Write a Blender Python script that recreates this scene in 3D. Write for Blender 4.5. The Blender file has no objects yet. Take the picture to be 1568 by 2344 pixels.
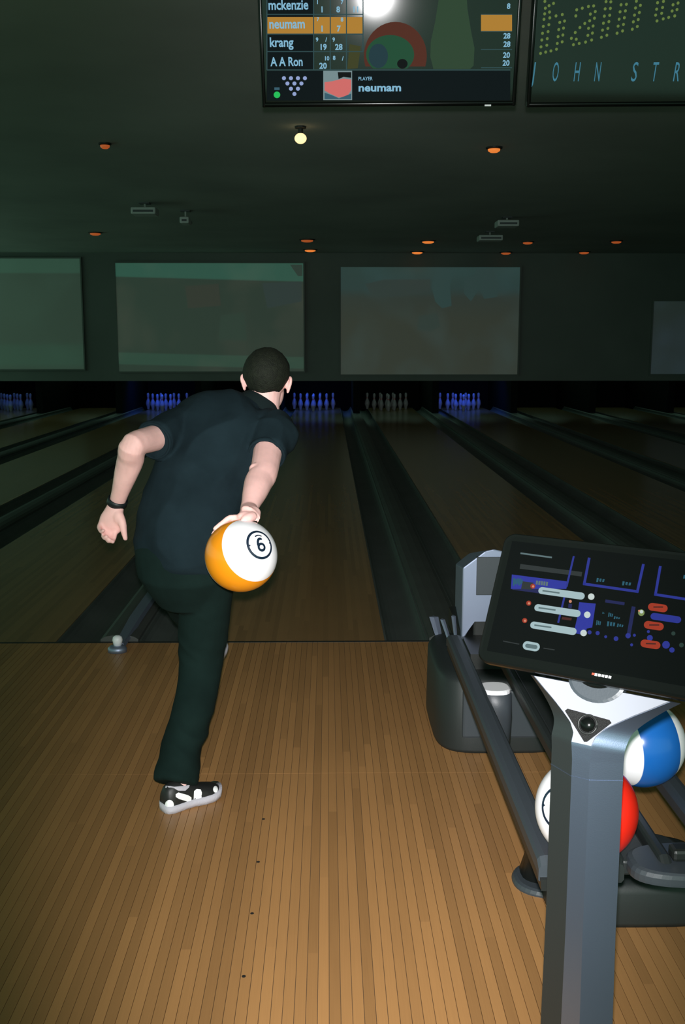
import bpy, bmesh, math, random
from mathutils import Vector, Matrix, noise
random.seed(7)
SC = bpy.context.scene
COL = SC.collection
R = math.radians

# ------------------------------------------------------------------ camera
FPX, CH = 2340.0, 1.54
PITCH = math.atan((1172 - 785) / FPX)
YAW = math.atan((784 - 750) / FPX * math.cos(PITCH))
cam_data = bpy.data.cameras.new('camera')
cam_data.sensor_fit = 'VERTICAL'
cam_data.sensor_height = 36.0
cam_data.lens = 36.0 * FPX / 2344.0
cam_data.clip_start = 0.05
cam_data.clip_end = 200
cam = bpy.data.objects.new('camera', cam_data)
COL.objects.link(cam)
cam.location = (0, 0, CH)
cam.rotation_euler = (math.pi / 2 - PITCH, 0, -YAW)
SC.camera = cam

# ------------------------------------------------------------------ world: the dim hall around
world = bpy.data.worlds.new('dim_hall')
SC.world = world
world.use_nodes = True
bg = world.node_tree.nodes['Background']
bg.inputs[0].default_value = (0.50, 1.0, 0.72, 1)
bg.inputs[1].default_value = 0.72

# ------------------------------------------------------------------ the camera's own flash
fl = bpy.data.lights.new('camera_flash', 'SPOT')
fl.energy = 700
fl.color = (1.0, 0.985, 0.99)
fl.shadow_soft_size = 0.018
fl.spot_size = R(92)
fl.spot_blend = 1.0
flash = bpy.data.objects.new('camera_flash', fl)
COL.objects.link(flash)
flash.location = (-0.005, 0.0, CH + 0.055)
flash.rotation_euler = (math.pi / 2 - PITCH - R(4.0), 0, -YAW - R(2.5))
flash.scale = (0.44, 1.0, 1.0)          # held upright, the flash window throws a tall narrow patch

SC.view_settings.view_transform = 'Standard'
SC.view_settings.look = 'None'
SC.view_settings.exposure = 0.0
SC.view_settings.gamma = 1.0
SC.view_settings.use_curve_mapping = False

# ------------------------------------------------------------------ surveying: picture bearings to places
FW = Vector((math.sin(YAW) * math.cos(PITCH), math.cos(YAW) * math.cos(PITCH), -math.sin(PITCH)))
RT = Vector((math.cos(YAW), -math.sin(YAW), 0))
UP = RT.cross(FW)
CAM = Vector((0, 0, CH))
def ray(x, y): return FW + RT * ((x - 784) / FPX) + UP * ((1172 - y) / FPX)
def atY(x, y, Y):
    d = ray(x, y); return CAM + d * (Y / d.y)
def atZ(x, y, z):
    d = ray(x, y); return CAM + d * ((z - CH) / d.z)
def at_plane(x, y, P, n):
    d = ray(x, y); return CAM + d * ((P - CAM).dot(n) / d.dot(n))
def vdir(u, v, w): return (RT * u + UP * v - FW * w).normalized()

# ------------------------------------------------------------------ materials
def mat(name, col, rough=0.6, metal=0.0, spec=0.5, emit=None, estr=1.0, coat=0.0, sheen=0.0, bump=None, vary=None, sss=0):
    m = bpy.data.materials.new(name)
    m.use_nodes = True
    nt = m.node_tree
    b = nt.nodes['Principled BSDF']
    b.inputs['Base Color'].default_value = (*col, 1)
    b.inputs['Roughness'].default_value = rough
    b.inputs['Metallic'].default_value = metal
    b.inputs['Specular IOR Level'].default_value = spec
    b.inputs['Coat Weight'].default_value = coat
    b.inputs['Sheen Weight'].default_value = sheen
    if sss:
        b.inputs['Subsurface Weight'].default_value = sss
        b.inputs['Subsurface Radius'].default_value = (0.012, 0.005, 0.003)
        b.inputs['Subsurface Scale'].default_value = 1.0
    if emit:
        b.inputs['Emission Color'].default_value = (*emit, 1)
        b.inputs['Emission Strength'].default_value = estr
    if bump or vary:
        tc = nt.nodes.new('ShaderNodeTexCoord')
    if vary:
        sc, amt = vary
        nz = nt.nodes.new('ShaderNodeTexNoise'); nz.inputs['Scale'].default_value = sc; nz.inputs['Detail'].default_value = 4
        nt.links.new(tc.outputs['Object'], nz.inputs['Vector'])
        mr = nt.nodes.new('ShaderNodeMapRange')
        mr.inputs['From Min'].default_value = 0.3; mr.inputs['From Max'].default_value = 0.7
        mr.inputs['To Min'].default_value = 1 - amt; mr.inputs['To Max'].default_value = 1 + amt
        nt.links.new(nz.outputs['Fac'], mr.inputs['Value'])
        mx = nt.nodes.new('ShaderNodeVectorMath'); mx.operation = 'SCALE'
        mx.inputs[0].default_value = col
        nt.links.new(mr.outputs[0], mx.inputs['Scale'])
        nt.links.new(mx.outputs[0], b.inputs['Base Color'])
    if bump:
        sc, st, dist = bump
        nz = nt.nodes.new('ShaderNodeTexNoise'); nz.inputs['Scale'].default_value = sc; nz.inputs['Detail'].default_value = 3
        nt.links.new(tc.outputs['Object'], nz.inputs['Vector'])
        bp = nt.nodes.new('ShaderNodeBump'); bp.inputs['Strength'].default_value = st; bp.inputs['Distance'].default_value = dist
        nt.links.new(nz.outputs['Fac'], bp.inputs['Height'])
        nt.links.new(bp.outputs['Normal'], b.inputs['Normal'])
    return m

BW = 0.0273   # one maple board
def wood(name, c, rough, lo, hi, spec=0.4):
    m = mat(name, c, rough, spec=spec)
    nt = m.node_tree; L = nt.links; N = nt.nodes
    b = N['Principled BSDF']
    g = N.new('ShaderNodeNewGeometry')
    sx = N.new('ShaderNodeSeparateXYZ'); L.new(g.outputs['Position'], sx.inputs[0])
    dv = N.new('ShaderNodeMath'); dv.operation = 'DIVIDE'; dv.inputs[1].default_value = BW; L.new(sx.outputs[0], dv.inputs[0])
    fo = N.new('ShaderNodeMath'); fo.operation = 'FLOOR'; L.new(dv.outputs[0], fo.inputs[0])
    # each strip is made of lengths laid end to end
    wn0 = N.new('ShaderNodeTexWhiteNoise'); wn0.noise_dimensions = '1D'; L.new(fo.outputs[0], wn0.inputs['W'])
    ml = N.new('ShaderNodeMath'); ml.operation = 'MULTIPLY_ADD'; ml.inputs[1].default_value = 0.55
    L.new(sx.outputs[1], ml.inputs[0])
    m9 = N.new('ShaderNodeMath'); m9.operation = 'MULTIPLY'; m9.inputs[1].default_value = 9.0; L.new(wn0.outputs[0], m9.inputs[0])
    L.new(m9.outputs[0], ml.inputs[2])
    fl2 = N.new('ShaderNodeMath'); fl2.operation = 'FLOOR'; L.new(ml.outputs[0], fl2.inputs[0])
    cb = N.new('ShaderNodeCombineXYZ'); L.new(fo.outputs[0], cb.inputs[0]); L.new(fl2.outputs[0], cb.inputs[1])
    wn = N.new('ShaderNodeTexWhiteNoise'); wn.noise_dimensions = '2D'; L.new(cb.outputs[0], wn.inputs['Vector'])
    mp = N.new('ShaderNodeMapping'); mp.inputs['Scale'].default_value = (260, 5, 1); L.new(g.outputs['Position'], mp.inputs['Vector'])
    nz = N.new('ShaderNodeTexNoise'); nz.inputs['Scale'].default_value = 1; nz.inputs['Detail'].default_value = 3; L.new(mp.outputs[0], nz.inputs['Vector'])
    nz2 = N.new('ShaderNodeTexNoise'); nz2.inputs['Scale'].default_value = 2.2; nz2.inputs['Detail'].default_value = 3; L.new(g.outputs['Position'], nz2.inputs['Vector'])
    ad = N.new('ShaderNodeMath'); ad.operation = 'MULTIPLY_ADD'; ad.inputs[1].default_value = 0.55; L.new(nz.outputs['Fac'], ad.inputs[0]); L.new(wn.outputs[0], ad.inputs[2])
    ad2 = N.new('ShaderNodeMath'); ad2.operation = 'MULTIPLY_ADD'; ad2.inputs[1].default_value = 0.5; L.new(nz2.outputs['Fac'], ad2.inputs[0]); L.new(ad.outputs[0], ad2.inputs[2])
    mr = N.new('ShaderNodeMapRange'); mr.inputs['From Min'].default_value = 0.3; mr.inputs['From Max'].default_value = 1.7
    mr.inputs['To Min'].default_value = lo; mr.inputs['To Max'].default_value = hi; L.new(ad2.outputs[0], mr.inputs['Value'])
    vm = N.new('ShaderNodeVectorMath'); vm.operation = 'SCALE'; vm.inputs[0].default_value = c; L.new(mr.outputs[0], vm.inputs['Scale'])
    L.new(vm.outputs[0], b.inputs['Base Color'])
    return m

M = {}
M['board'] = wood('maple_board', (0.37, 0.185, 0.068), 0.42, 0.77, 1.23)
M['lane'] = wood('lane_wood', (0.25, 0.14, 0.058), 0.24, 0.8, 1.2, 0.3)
M['subfloor'] = mat('dark_joint', (0.075, 0.045, 0.022), 0.9)
M['ceiling'] = mat('ceiling_paint', (0.34, 0.37, 0.35), 0.95, spec=0.1, vary=(0.6, 0.12))
M['wall'] = mat('wall_paint', (0.22, 0.23, 0.22), 0.9, spec=0.1, vary=(0.8, 0.1))
M['mask'] = mat('masking_paint', (0.135, 0.15, 0.14), 0.9, spec=0.1, vary=(0.7, 0.1))
M['gutter'] = mat('gutter_plastic', (0.07, 0.085, 0.078), 0.6, vary=(3, .15))
M['divide'] = mat('division_plastic', (0.055, 0.06, 0.055), 0.6, vary=(3, .15))
M['black'] = mat('black_plastic', (0.012, 0.014, 0.013), 0.45)
M['blackgloss'] = mat('black_gloss', (0.003, 0.004, 0.0035), 0.20, spec=0.22)
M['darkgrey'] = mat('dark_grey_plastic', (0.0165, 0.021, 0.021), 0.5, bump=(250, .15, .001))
M['midgrey'] = mat('mid_grey_plastic', (0.040, 0.049, 0.058), 0.45, bump=(250, .15, .001))
M['steel'] = mat('silver_paint', (0.27, 0.31, 0.42), 0.46, metal=0.75, bump=(400, .08, .001))
M['postpaint'] = mat('post_paint', (0.25, 0.30, 0.43), 0.31, metal=0.92, bump=(500, .1, .001))
M['plate'] = mat('pale_silver_plate', (0.25, 0.26, 0.30), 0.5, metal=0.15)
M['white'] = mat('white_plastic', (0.8, 0.8, 0.82), 0.4)
M['glass'] = mat('screen_glass', (0.002, 0.0025, 0.0025), 0.10, spec=0.3)
M['tvglass'] = mat('television_glass', (0.006, 0.008, 0.0075), 0.065, spec=0.5)
M['skin'] = mat('skin', (0.93, 0.54, 0.50), 0.55, spec=0.3, bump=(120, .12, .002), vary=(18, .10), sss=0.12)
M['hair'] = mat('dark_hair', (0.0095, 0.0115, 0.0065), 0.7, spec=0.25, bump=(260, .9, .004), vary=(60, .35))
M['shirt'] = mat('shirt_cloth', (0.0105, 0.0205, 0.026), 0.95, spec=0.1, bump=(320, .25, .001), vary=(9, .16))
M['collar'] = mat('collar_cloth', (0.010, 0.017, 0.018), 0.95, spec=0.1, bump=(320, .25, .001))
M['trouser'] = mat('trouser_cloth', (0.0068, 0.0165, 0.0145), 0.95, spec=0.1, bump=(320, .25, .001), vary=(9, .16))
M['shoe'] = mat('shoe_leather', (0.014, 0.014, 0.014), 0.5, bump=(90, .2, .002))
M['sole'] = mat('sole_rubber', (0.52, 0.49, 0.55), 0.7, bump=(140, .4, .003))
M['reflect'] = mat('reflective_patch', (1.0, 1.0, 1.0), 0.35)
M['band'] = mat('black_band', (0.006, 0.010, 0.012), 0.5)
M['ink'] = mat('navy_ink', (0.006, 0.016, 0.035), 0.4)
M['pin'] = mat('pin_ivory', (0.34, 0.34, 0.36), 0.4)
M['hole'] = mat('dark_hole', (0.01, 0.008, 0.006), 0.8)
M['pit'] = mat('pit_black', (0.006, 0.007, 0.007), 0.95, spec=0.05)
M['projector'] = mat('projector_shell', (0.42, 0.46, 0.45), 0.6)
M['amber'] = mat('amber_lens', (0.4, 0.15, 0.05), 0.4, emit=(1.0, 0.26, 0.045), estr=0.75)
M['amberdim'] = mat('amber_lens_dim', (0.3, 0.1, 0.04), 0.4, emit=(0.7, 0.14, 0.03), estr=0.45)
M['warm'] = mat('warm_bulb', (0.9, 0.8, 0.6), 0.4, emit=(1.0, 0.72, 0.35), estr=1.3)
M['bluelamp'] = mat('blue_lamp', (0.05, 0.05, 0.3), 0.4, emit=(0.05, 0.1, 1.0), estr=0.6)
def glow(name, c, s=1.0): 
    M[name] = mat(name, (0.004, 0.004, 0.004), 0.6, spec=0.0, emit=c, estr=s)
    return M[name]

# ------------------------------------------------------------------ object helpers
def link(name, me, parent=None, m=None, smooth=False):
    o = bpy.data.objects.new(name, me)
    COL.objects.link(o)
    if m and me and not me.materials: me.materials.append(M[m] if isinstance(m, str) else m)
    if parent:
        o.parent = parent
    if smooth and me:
        for p in me.polygons: p.use_smooth = True
    return o
def bm_obj(name, bm, m, parent=None, smooth=False):
    bmesh.ops.recalc_face_normals(bm, faces=bm.faces)
    me = bpy.data.meshes.new(name)
    bm.to_mesh(me); bm.free()
    return link(name, me, parent, m, smooth)
def tag(o, label=None, cat=None, group=None, kind=None):
    if label: o['label'] = label
    if cat: o['category'] = cat
    if group: o['group'] = group
    if kind: o['kind'] = kind
    return o
def empty(name, loc, rot=(0, 0, 0)):
    o = bpy.data.objects.new(name, None)
    o.empty_display_size = 0.1
    COL.objects.link(o)
    o.location = loc; o.rotation_euler = rot
    return o
def box(bm, x0, x1, y0, y1, z0, z1, bev=0, seg=2):
    b2 = bmesh.new()
    bmesh.ops.create_cube(b2, size=1)
    for v in b2.verts:
        v.co = Vector((x0 + (v.co.x + .5) * (x1 - x0), y0 + (v.co.y + .5) * (y1 - y0), z0 + (v.co.z + .5) * (z1 - z0)))
    if bev: bmesh.ops.bevel(b2, geom=b2.edges[:], offset=bev, segments=seg, profile=.5, affect='EDGES')
    merge(bm, b2)
def merge(bm, b2):
    me = bpy.data.meshes.new('t'); b2.to_mesh(me); b2.free(); bm.from_mesh(me); bpy.data.meshes.remove(me)
def boxo(name, x0, x1, y0, y1, z0, z1, m, parent=None, bev=0, seg=2):
    bm = bmesh.new(); box(bm, x0, x1, y0, y1, z0, z1, bev, seg); return bm_obj(name, bm, m, parent)
def loft(bm, rings, cap=True, close=True):
    vs = [[bm.verts.new(p) for p in r] for r in rings]
    n = len(rings[0])
    for a, b in zip(vs, vs[1:]):
        for i in range(n if close else n - 1):
            j = (i + 1) % n
            bm.faces.new((a[i], a[j], b[j], b[i]))
    if cap:
        bm.faces.new(vs[0][::-1]); bm.faces.new(vs[-1])
    return vs
def ring(c, ax, a, b, side, n=20, sq=2.0):
    """ellipse about axis ax, half-width a along side, b across"""
    ax = ax.normalized(); s = (side - ax * side.dot(ax)).normalized(); t = ax.cross(s)
    out = []
    for i in range(n):
        th = 2 * math.pi * i / n
        cx, sx = math.cos(th), math.sin(th)
        if sq != 2.0:
            cx = math.copysign(abs(cx) ** (2 / sq), cx); sx = math.copysign(abs(sx) ** (2 / sq), sx)
        out.append(c + s * (a * cx) + t * (b * sx))
    return out
def tube(bm, pts, side=Vector((1, 0, 0)), n=16, round_ends=True):
    """pts: (Vector, a, b)"""
    pts = [(Vector(p[0]), p[1], p[2] if len(p) > 2 else p[1]) for p in pts]
    rings = []
    N = len(pts)
    tang = []
    for i in range(N):
        a = pts[max(i - 1, 0)][0]; b = pts[min(i + 1, N - 1)][0]
        tang.append((b - a).normalized())
    if round_ends:
        p, a, b = pts[0]
        for k in (0.15, 0.5, 0.8): rings.append(ring(p - tang[0] * (min(a, b) * math.cos(math.asin(k)) * .9), tang[0], a * k, b * k, side, n))
    for (p, a, b), t in zip(pts, tang): rings.append(ring(p, t, a, b, side, n))
    if round_ends:
        p, a, b = pts[-1]
        for k in (0.8, 0.5, 0.15): rings.append(ring(p + tang[-1] * (min(a, b) * math.cos(math.asin(k)) * .9), tang[-1], a * k, b * k, side, n))
    b2 = bmesh.new(); loft(b2, rings)
    bmesh.ops.recalc_face_normals(b2, faces=b2.faces)
    merge(bm, b2)
def smooth_path(pts, k=4):
    """Catmull-Rom resample of (Vector, a[, b]) lists"""
    P = [(Vector(p[0]), p[1], p[2] if len(p) > 2 else p[1]) for p in pts]
    out = []
    for i in range(len(P) - 1):
        p0 = P[max(i - 1, 0)]; p1 = P[i]; p2 = P[i + 1]; p3 = P[min(i + 2, len(P) - 1)]
        for j in range(k):
            t = j / k
            def cr(a, b, c, d): return 0.5 * ((2 * b) + (c - a) * t + (2 * a - 5 * b + 4 * c - d) * t * t + (3 * b - a - 3 * c + d) * t ** 3)
            out.append((cr(p0[0], p1[0], p2[0], p3[0]), cr(p0[1], p1[1], p2[1], p3[1]), cr(p0[2], p1[2], p2[2], p3[2])))
    out.append(P[-1])
    return out
def ellipsoid(bm, c, axes, n=24, m=14):
    ax, ay, az = axes
    rings = []
    for i in range(1, m):
        th = math.pi * i / m
        rings.append([c + az * math.cos(th) + (ax * math.cos(2 * math.pi * k / n) + ay * math.sin(2 * math.pi * k / n)) * math.sin(th) for k in range(n)])
    b2 = bmesh.new(); vs = loft(b2, rings, cap=False)
    t = b2.verts.new(c + az); b = b2.verts.new(c - az)
    for k in range(n):
        b2.faces.new((t, vs[0][k], vs[0][(k + 1) % n])); b2.faces.new((b, vs[-1][(k + 1) % n], vs[-1][k]))
    bmesh.ops.recalc_face_normals(b2, faces=b2.faces)
    merge(bm, b2)
def remesh(bm, name, m, parent, voxel, smooth=4, fac=0.5):
    me = bpy.data.meshes.new(name); bm.to_mesh(me); bm.free()
    o = bpy.data.objects.new('tmp', me); COL.objects.link(o)
    md = o.modifiers.new('r', 'REMESH'); md.mode = 'VOXEL'; md.voxel_size = voxel
    if smooth:
        sm = o.modifiers.new('s', 'SMOOTH'); sm.factor = fac; sm.iterations = smooth
    dg = bpy.context.evaluated_depsgraph_get()
    me2 = bpy.data.meshes.new_from_object(o.evaluated_get(dg))
    bpy.data.objects.remove(o); bpy.data.meshes.remove(me)
    me2.name = name
    return link(name, me2, parent, m, True)
def disp(o, fn):
    me = o.data
    nr = [v.normal.copy() for v in me.vertices]
    for v, n in zip(me.vertices, nr): v.co = v.co + n * fn(v.co, n)
def text_mesh(s, size, bold=0.0, shear=0.0, sx=1.0, space=1.0, res=3):
    cu = bpy.data.curves.new('t', 'FONT'); cu.body = s; cu.size = size; cu.offset = bold; cu.shear = shear
    cu.space_character = space; cu.resolution_u = res; cu.align_x = 'LEFT'
    o = bpy.data.objects.new('t', cu); COL.objects.link(o)
    dg = bpy.context.evaluated_depsgraph_get()
    me = bpy.data.meshes.new_from_object(o.evaluated_get(dg))
    bpy.data.objects.remove(o); bpy.data.curves.remove(cu)
    for v in me.vertices: v.co.x *= sx
    me.materials.clear()
    return me
def reparent_local(o, parent):
    """child given in world coordinates of an Empty that may be moved/rotated"""
    o.parent = parent
    o.matrix_parent_inverse = parent.matrix_basis.inverted()
    return o
def root_for(name, loc): return empty(name, loc)
def world_child(o, root):
    o.parent = root
    o.matrix_parent_inverse = Matrix.Translation(-Vector(root.location))
    return o

# ================================================================== THE SETTING
FOUL = 5.15
LANE_W, PITCH_L, LANE0 = 1.054, 1.72, -0.232
lanes = range(-5, 6)

# floor of boards
fl_o = boxo('floor', -10, 11, -2.0, FOUL, -0.2, -0.005, 'subfloor'); tag(fl_o, kind='structure')
SEAM = 3.505
def board_mesh(y0, y1):
    bm = bmesh.new(); g = 0.0006
    w = BW / 2 - g
    pts = [(-w, 0), (w, 0), (w, .0046), (w - .0005, .005), (-w + .0005, .005), (-w, .0046)]
    loft(bm, [[Vector((x, y, z - .005)) for x, z in pts] for y in (y0, y1)])
    bmesh.ops.recalc_face_normals(bm, faces=bm.faces)
    me = bpy.data.meshes.new('board'); bm.to_mesh(me); bm.free(); me.materials.append(M['board']); return me
far_me, near_me = board_mesh(SEAM + .0006, FOUL), board_mesh(1.25, SEAM - .0006)
i0, i1 = -66, 80
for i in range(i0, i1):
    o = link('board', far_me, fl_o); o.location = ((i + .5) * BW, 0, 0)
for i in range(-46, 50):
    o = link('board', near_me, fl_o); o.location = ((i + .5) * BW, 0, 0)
bm = bmesh.new()
def brow(a, b, y0, y1):
    for i in range(a, b):
        x = (i + .5) * BW; w = BW / 2 - .0006
        box(bm, x - w, x + w, y0, y1, -.005, 0)
brow(-366, i0, SEAM, FOUL); brow(i1, 400, SEAM, FOUL)
brow(-366, -46, 1.25, SEAM); brow(50, 400, 1.25, SEAM); brow(-366, 400, -2, 1.249)
bf = bm_obj('boards_beyond', bm, 'board', fl_o); bf['kind'] = 'stuff'
# approach dots and a patch mark
for (x, y) in ((558, 2235), (577, 2091), (591, 1973), (603, 1875)):
    p = atZ(x, y, 0)
    bm = bmesh.new(); loft(bm, [ring(Vector((p.x, p.y, z)), Vector((0, 0, 1)), .0052, .0052, Vector((1, 0, 0)), 12) for z in (-.001, .0006)])
    bm_obj('approach_dot', bm, 'hole', fl_o)
# foul line: black strip
boxo('trim_1', -10, 11, FOUL, FOUL + .022, -.03, .0012, 'black')['kind'] = 'structure'

# lanes, gutters, divisions
for i in lanes:
    cx = LANE0 + i * PITCH_L
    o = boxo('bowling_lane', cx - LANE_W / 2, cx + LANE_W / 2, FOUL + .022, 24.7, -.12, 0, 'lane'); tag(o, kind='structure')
    for s in (-1, 1):
        gx = cx + s * (LANE_W / 2 + .1175)
        bm = bmesh.new()
        prof = [(-.117, -.004), (-.106, -.004)] + [(.106 * -math.cos(math.pi * k / 10), -.004 - .075 * math.sin(math.pi * k / 10)) for k in range(1, 10)] + [(.106, -.004), (.117, -.004), (.117, -.12), (-.117, -.12)]
        loft(bm, [[Vector((gx + x, y, z)) for x, z in prof] for y in (FOUL + .022, 24.7)])
        tag(bm_obj('gutter', bm, 'gutter', smooth=False), kind='structure')
for i in list(lanes) + [6]:
    cx = LANE0 + (i - .5) * PITCH_L
    w = (PITCH_L - LANE_W) / 2 - .235
    bm = bmesh.new()
    prof = [(-w, -.12), (-w, 0), (-w, .012), (-w * .75, .026), (-w * .3, .033), (w * .3, .033), (w * .75, .026), (w, .012), (w, -.12)]
    loft(bm, [[Vector((cx + x, y, z)) for x, z in prof] for y in (FOUL + .03, 24.7)])
    tag(bm_obj('division', bm, 'divide'), kind='structure')

# hall shell
CEIL = 3.4
tag(boxo('ceiling', -10, 11, -2.0, 26, CEIL, CEIL + .2, 'ceiling'), kind='structure')
MY = 22.0
tag(boxo('wall_back', -10, 11, MY + .02, MY + .3, .74, CEIL, 'mask'), kind='structure')
tag(boxo('wall_pit', -10, 11, 25.6, 25.8, -.2, 1.6, 'pit'), kind='structure')
tag(boxo('wall_right', 11, 11.2, -2, 26, -.2, CEIL + .2, 'wall'), kind='structure')
tag(boxo('floor_lanes', -10, 11, FOUL, 24.7, -.25, -.125, 'pit'), kind='structure')
tag(boxo('floor_pit', -10, 11, 24.7, 25.6, -.25, -.15, 'pit'), kind='structure')
for i in list(lanes) + [6]:
    cx = LANE0 + (i - .5) * PITCH_L
    tag(boxo('kickback', cx - .07, cx + .07, 22.35, 25.6, -.12, 1.5, 'pit'), kind='structure')

# ================================================================== PROJECTION SCREENS
def scr_mat(name, base, strips, blotch, bscale):
    """a dim projected picture: pale bands and blotches of light thrown on the screen"""
    m = mat(name, (0.27, 0.27, 0.25), 0.9, spec=0.05)
    nt = m.node_tree; N = nt.nodes; L = nt.links; b = N['Principled BSDF']
    tc = N.new('ShaderNodeTexCoord')
    sp = N.new('ShaderNodeSeparateXYZ'); L.new(tc.outputs['Generated'], sp.inputs[0])
    cr = N.new('ShaderNodeValToRGB'); cr.color_ramp.interpolation = 'LINEAR'
    els = cr.color_ramp.elements
    els[0].position = strips[0][0]; els[0].color = (*strips[0][1], 1)
    els[1].position = strips[-1][0]; els[1].color = (*strips[-1][1], 1)
    for p, c in strips[1:-1]:
        e = els.new(p); e.color = (*c, 1)
    # the bands lean a little across the picture
    ma = N.new('ShaderNodeMath'); ma.operation = 'MULTIPLY_ADD'; ma.inputs[1].default_value = base
    L.new(sp.outputs[0], ma.inputs[0]); L.new(sp.outputs[2], ma.inputs[2]); L.new(ma.outputs[0], cr.inputs[0])
    nz = N.new('ShaderNodeTexNoise'); nz.inputs['Scale'].default_value = bscale; nz.inputs['Detail'].default_value = 2
    L.new(tc.outputs['Object'], nz.inputs['Vector'])
    r2 = N.new('ShaderNodeMapRange'); r2.inputs['From Min'].default_value = .45; r2.inputs['From Max'].default_value = .72; L.new(nz.outputs['Fac'], r2.inputs['Value'])
    mx = N.new('ShaderNodeMix'); mx.data_type = 'RGBA'; mx.blend_type = 'ADD'
    L.new(r2.outputs[0], mx.inputs['Factor'])
    L.new(cr.outputs[0], mx.inputs['A']); mx.inputs['B'].default_value = (*blotch, 1)
    L.new(mx.outputs['Result'], b.inputs['Emission Color']); b.inputs['Emission Strength'].default_value = 1.0
    return m
g0 = (.006, .012, .009); g1 = (.010, .055, .038); g2 = (.009, .032, .021)
scrA = scr_mat('picture_left', 0.045, [(0, g0), (.06, g0), (.075, g2), (.17, g2), (.185, g0), (.87, g0), (.885, g1), (1, g1)], (.012, .008, .006), 1.2)
scrC = scr_mat('picture_far_left', 0.0, [(0, g0), (.05, (.006, .022, .014)), (.2, (.006, .020, .013)), (.25, g0), (.86, g0), (.88, g2), (1, g2)], (.002, .006, .004), 1.0)
scrB = scr_mat('picture_mid', 0.0, [(0, (.015, .015, .011)), (.5, (.014, .014, .010)), (.72, (.010, .013, .012)), (.8, (.006, .020, .022)), (1, (.006, .022, .022))], (.003, .010, .012), 1.1)
scrD = scr_mat('picture_right', 0.0, [(0, (.006, .009, .012)), (.5, (.006, .008, .011)), (1, (.005, .008, .009))], (.003, .006, .010), 1.2)
def projection_screen(x0, x1, y0, y1, m, label):
    a = atY(x0, y1, MY); b = atY(x1, y0, MY)
    root = empty('projection_screen', ((a.x + b.x) / 2, MY, a.z))
    s = boxo('screen_sheet', a.x, b.x, MY - .03, MY - .005, a.z, b.z, m); world_child(s, root)
    bm = bmesh.new()
    for (xa, xb, za, zb) in ((a.x - .03, a.x, a.z - .03, b.z + .03), (b.x, b.x + .03, a.z - .03, b.z + .03), (a.x, b.x, a.z - .03, a.z), (a.x, b.x, b.z, b.z + .03)):
        box(bm, xa, xb, MY - .04, MY + .015, za, zb)
    world_child(bm_obj('screen_border', bm, 'mask'), root)
    tag(root, label, 'screen', 'projection screens above the pins')
    return root
projection_screen(-330, 183, 592, 845, scrC, 'dim green projection screen cut off by the left edge of the photo')
scr_left = projection_screen(273, 694, 603, 850, scrA, 'projection screen behind the bowler with bright green band along its top')
scr_mid = projection_screen(780, 1190, 612, 857, scrB, 'brownish grey projection screen with pale blue patch, right of the bowler\'s head')
projection_screen(1488, 1850, 690, 856, scrD, 'faint small blue-grey screen at the far right edge')

def light_patch(root, poly, c, name='projected_shape'):
    m = mat(name, (0.27, 0.27, 0.25), 0.9, spec=0.05, emit=c, estr=1.0)
    bm = bmesh.new(); bm.faces.new([bm.verts.new(atY(x, y, MY - .032)) for x, y in poly])
    o = bm_obj(name, bm, m); world_child(o, root)
light_patch(scr_mid, [(1000, 614), (1042, 614), (1030, 655), (1034, 700), (1012, 706), (996, 690), (988, 655)], (.008, .027, .029))
light_patch(scr_mid, [(1062, 640), (1084, 630), (1092, 614), (1128, 614), (1142, 650), (1138, 680), (1108, 684), (1098, 660), (1078, 690), (1062, 672)], (.008, .024, .026))
light_patch(scr_mid, [(836, 650), (880, 640), (985, 640), (985, 668), (900, 680), (850, 676)], (.010, .017, .018))
light_patch(scr_mid, [(958, 724), (1000, 716), (1008, 748), (985, 758), (955, 756)], (.011, .019, .018))
light_patch(scr_left, [(424, 655), (500, 650), (506, 700), (430, 706)], (.014, .011, .009))
light_patch(scr_left, [(600, 648), (690, 644), (690, 690), (612, 706)], (.008, .014, .017))
light_patch(scr_left, [(505, 722), (560, 715), (566, 780), (500, 778)], (.008, .018, .013))
light_patch(scr_left, [(664, 606), (692, 606), (692, 632), (682, 632)], (.007, .016, .013))

# ================================================================== PINS
def pin_mesh():
    prof = [(0, .0), (.026, .0), (.0285, .006), (.036, .045), (.0475, .085), (.0605, .115), (.0575, .15), (.047, .19), (.031, .225), (.0235, .255), (.024, .275), (.029, .305), (.0325, .335), (.029, .36), (.018, .376), (0.001, .381)]
    bm = bmesh.new()
    loft(bm, [[Vector((max(r, .0005) * math.cos(2 * math.pi * k / 14), max(r, .0005) * math.sin(2 * math.pi * k / 14), z)) for k in range(14)] for r, z in prof])
    bmesh.ops.recalc_face_normals(bm, faces=bm.faces)
    me = bpy.data.meshes.new('bowling_pin'); bm.to_mesh(me); bm.free()
    me.materials.append(M['pin'])
    for p in me.polygons: p.use_smooth = True
    return me
def pin_stripe_mesh():
    bm = bmesh.new()
    for z in (.243, .262):
        loft(bm, [[Vector(((.0252) * math.cos(2 * math.pi * k / 14), (.0252) * math.sin(2 * math.pi * k / 14), z + dz)) for k in range(14)] for dz in (0, .009)])
    bmesh.ops.recalc_face_normals(bm, faces=bm.faces)
    me = bpy.data.meshes.new('neck_stripe'); bm.to_mesh(me); bm.free(); me.materials.append(mat('stripe_red', (.5, .02, .02), .4)); return me
pm, psm = pin_mesh(), pin_stripe_mesh()
where = {-4: 'at the far left edge of the photo', -2: 'left of the bowler under the green-banded screen',
         0: 'straight ahead, right of the bowler\'s neck', 1: 'in the unlit lane just right of the centre lane', 2: 'under the right end of the brownish screen'}
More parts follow.
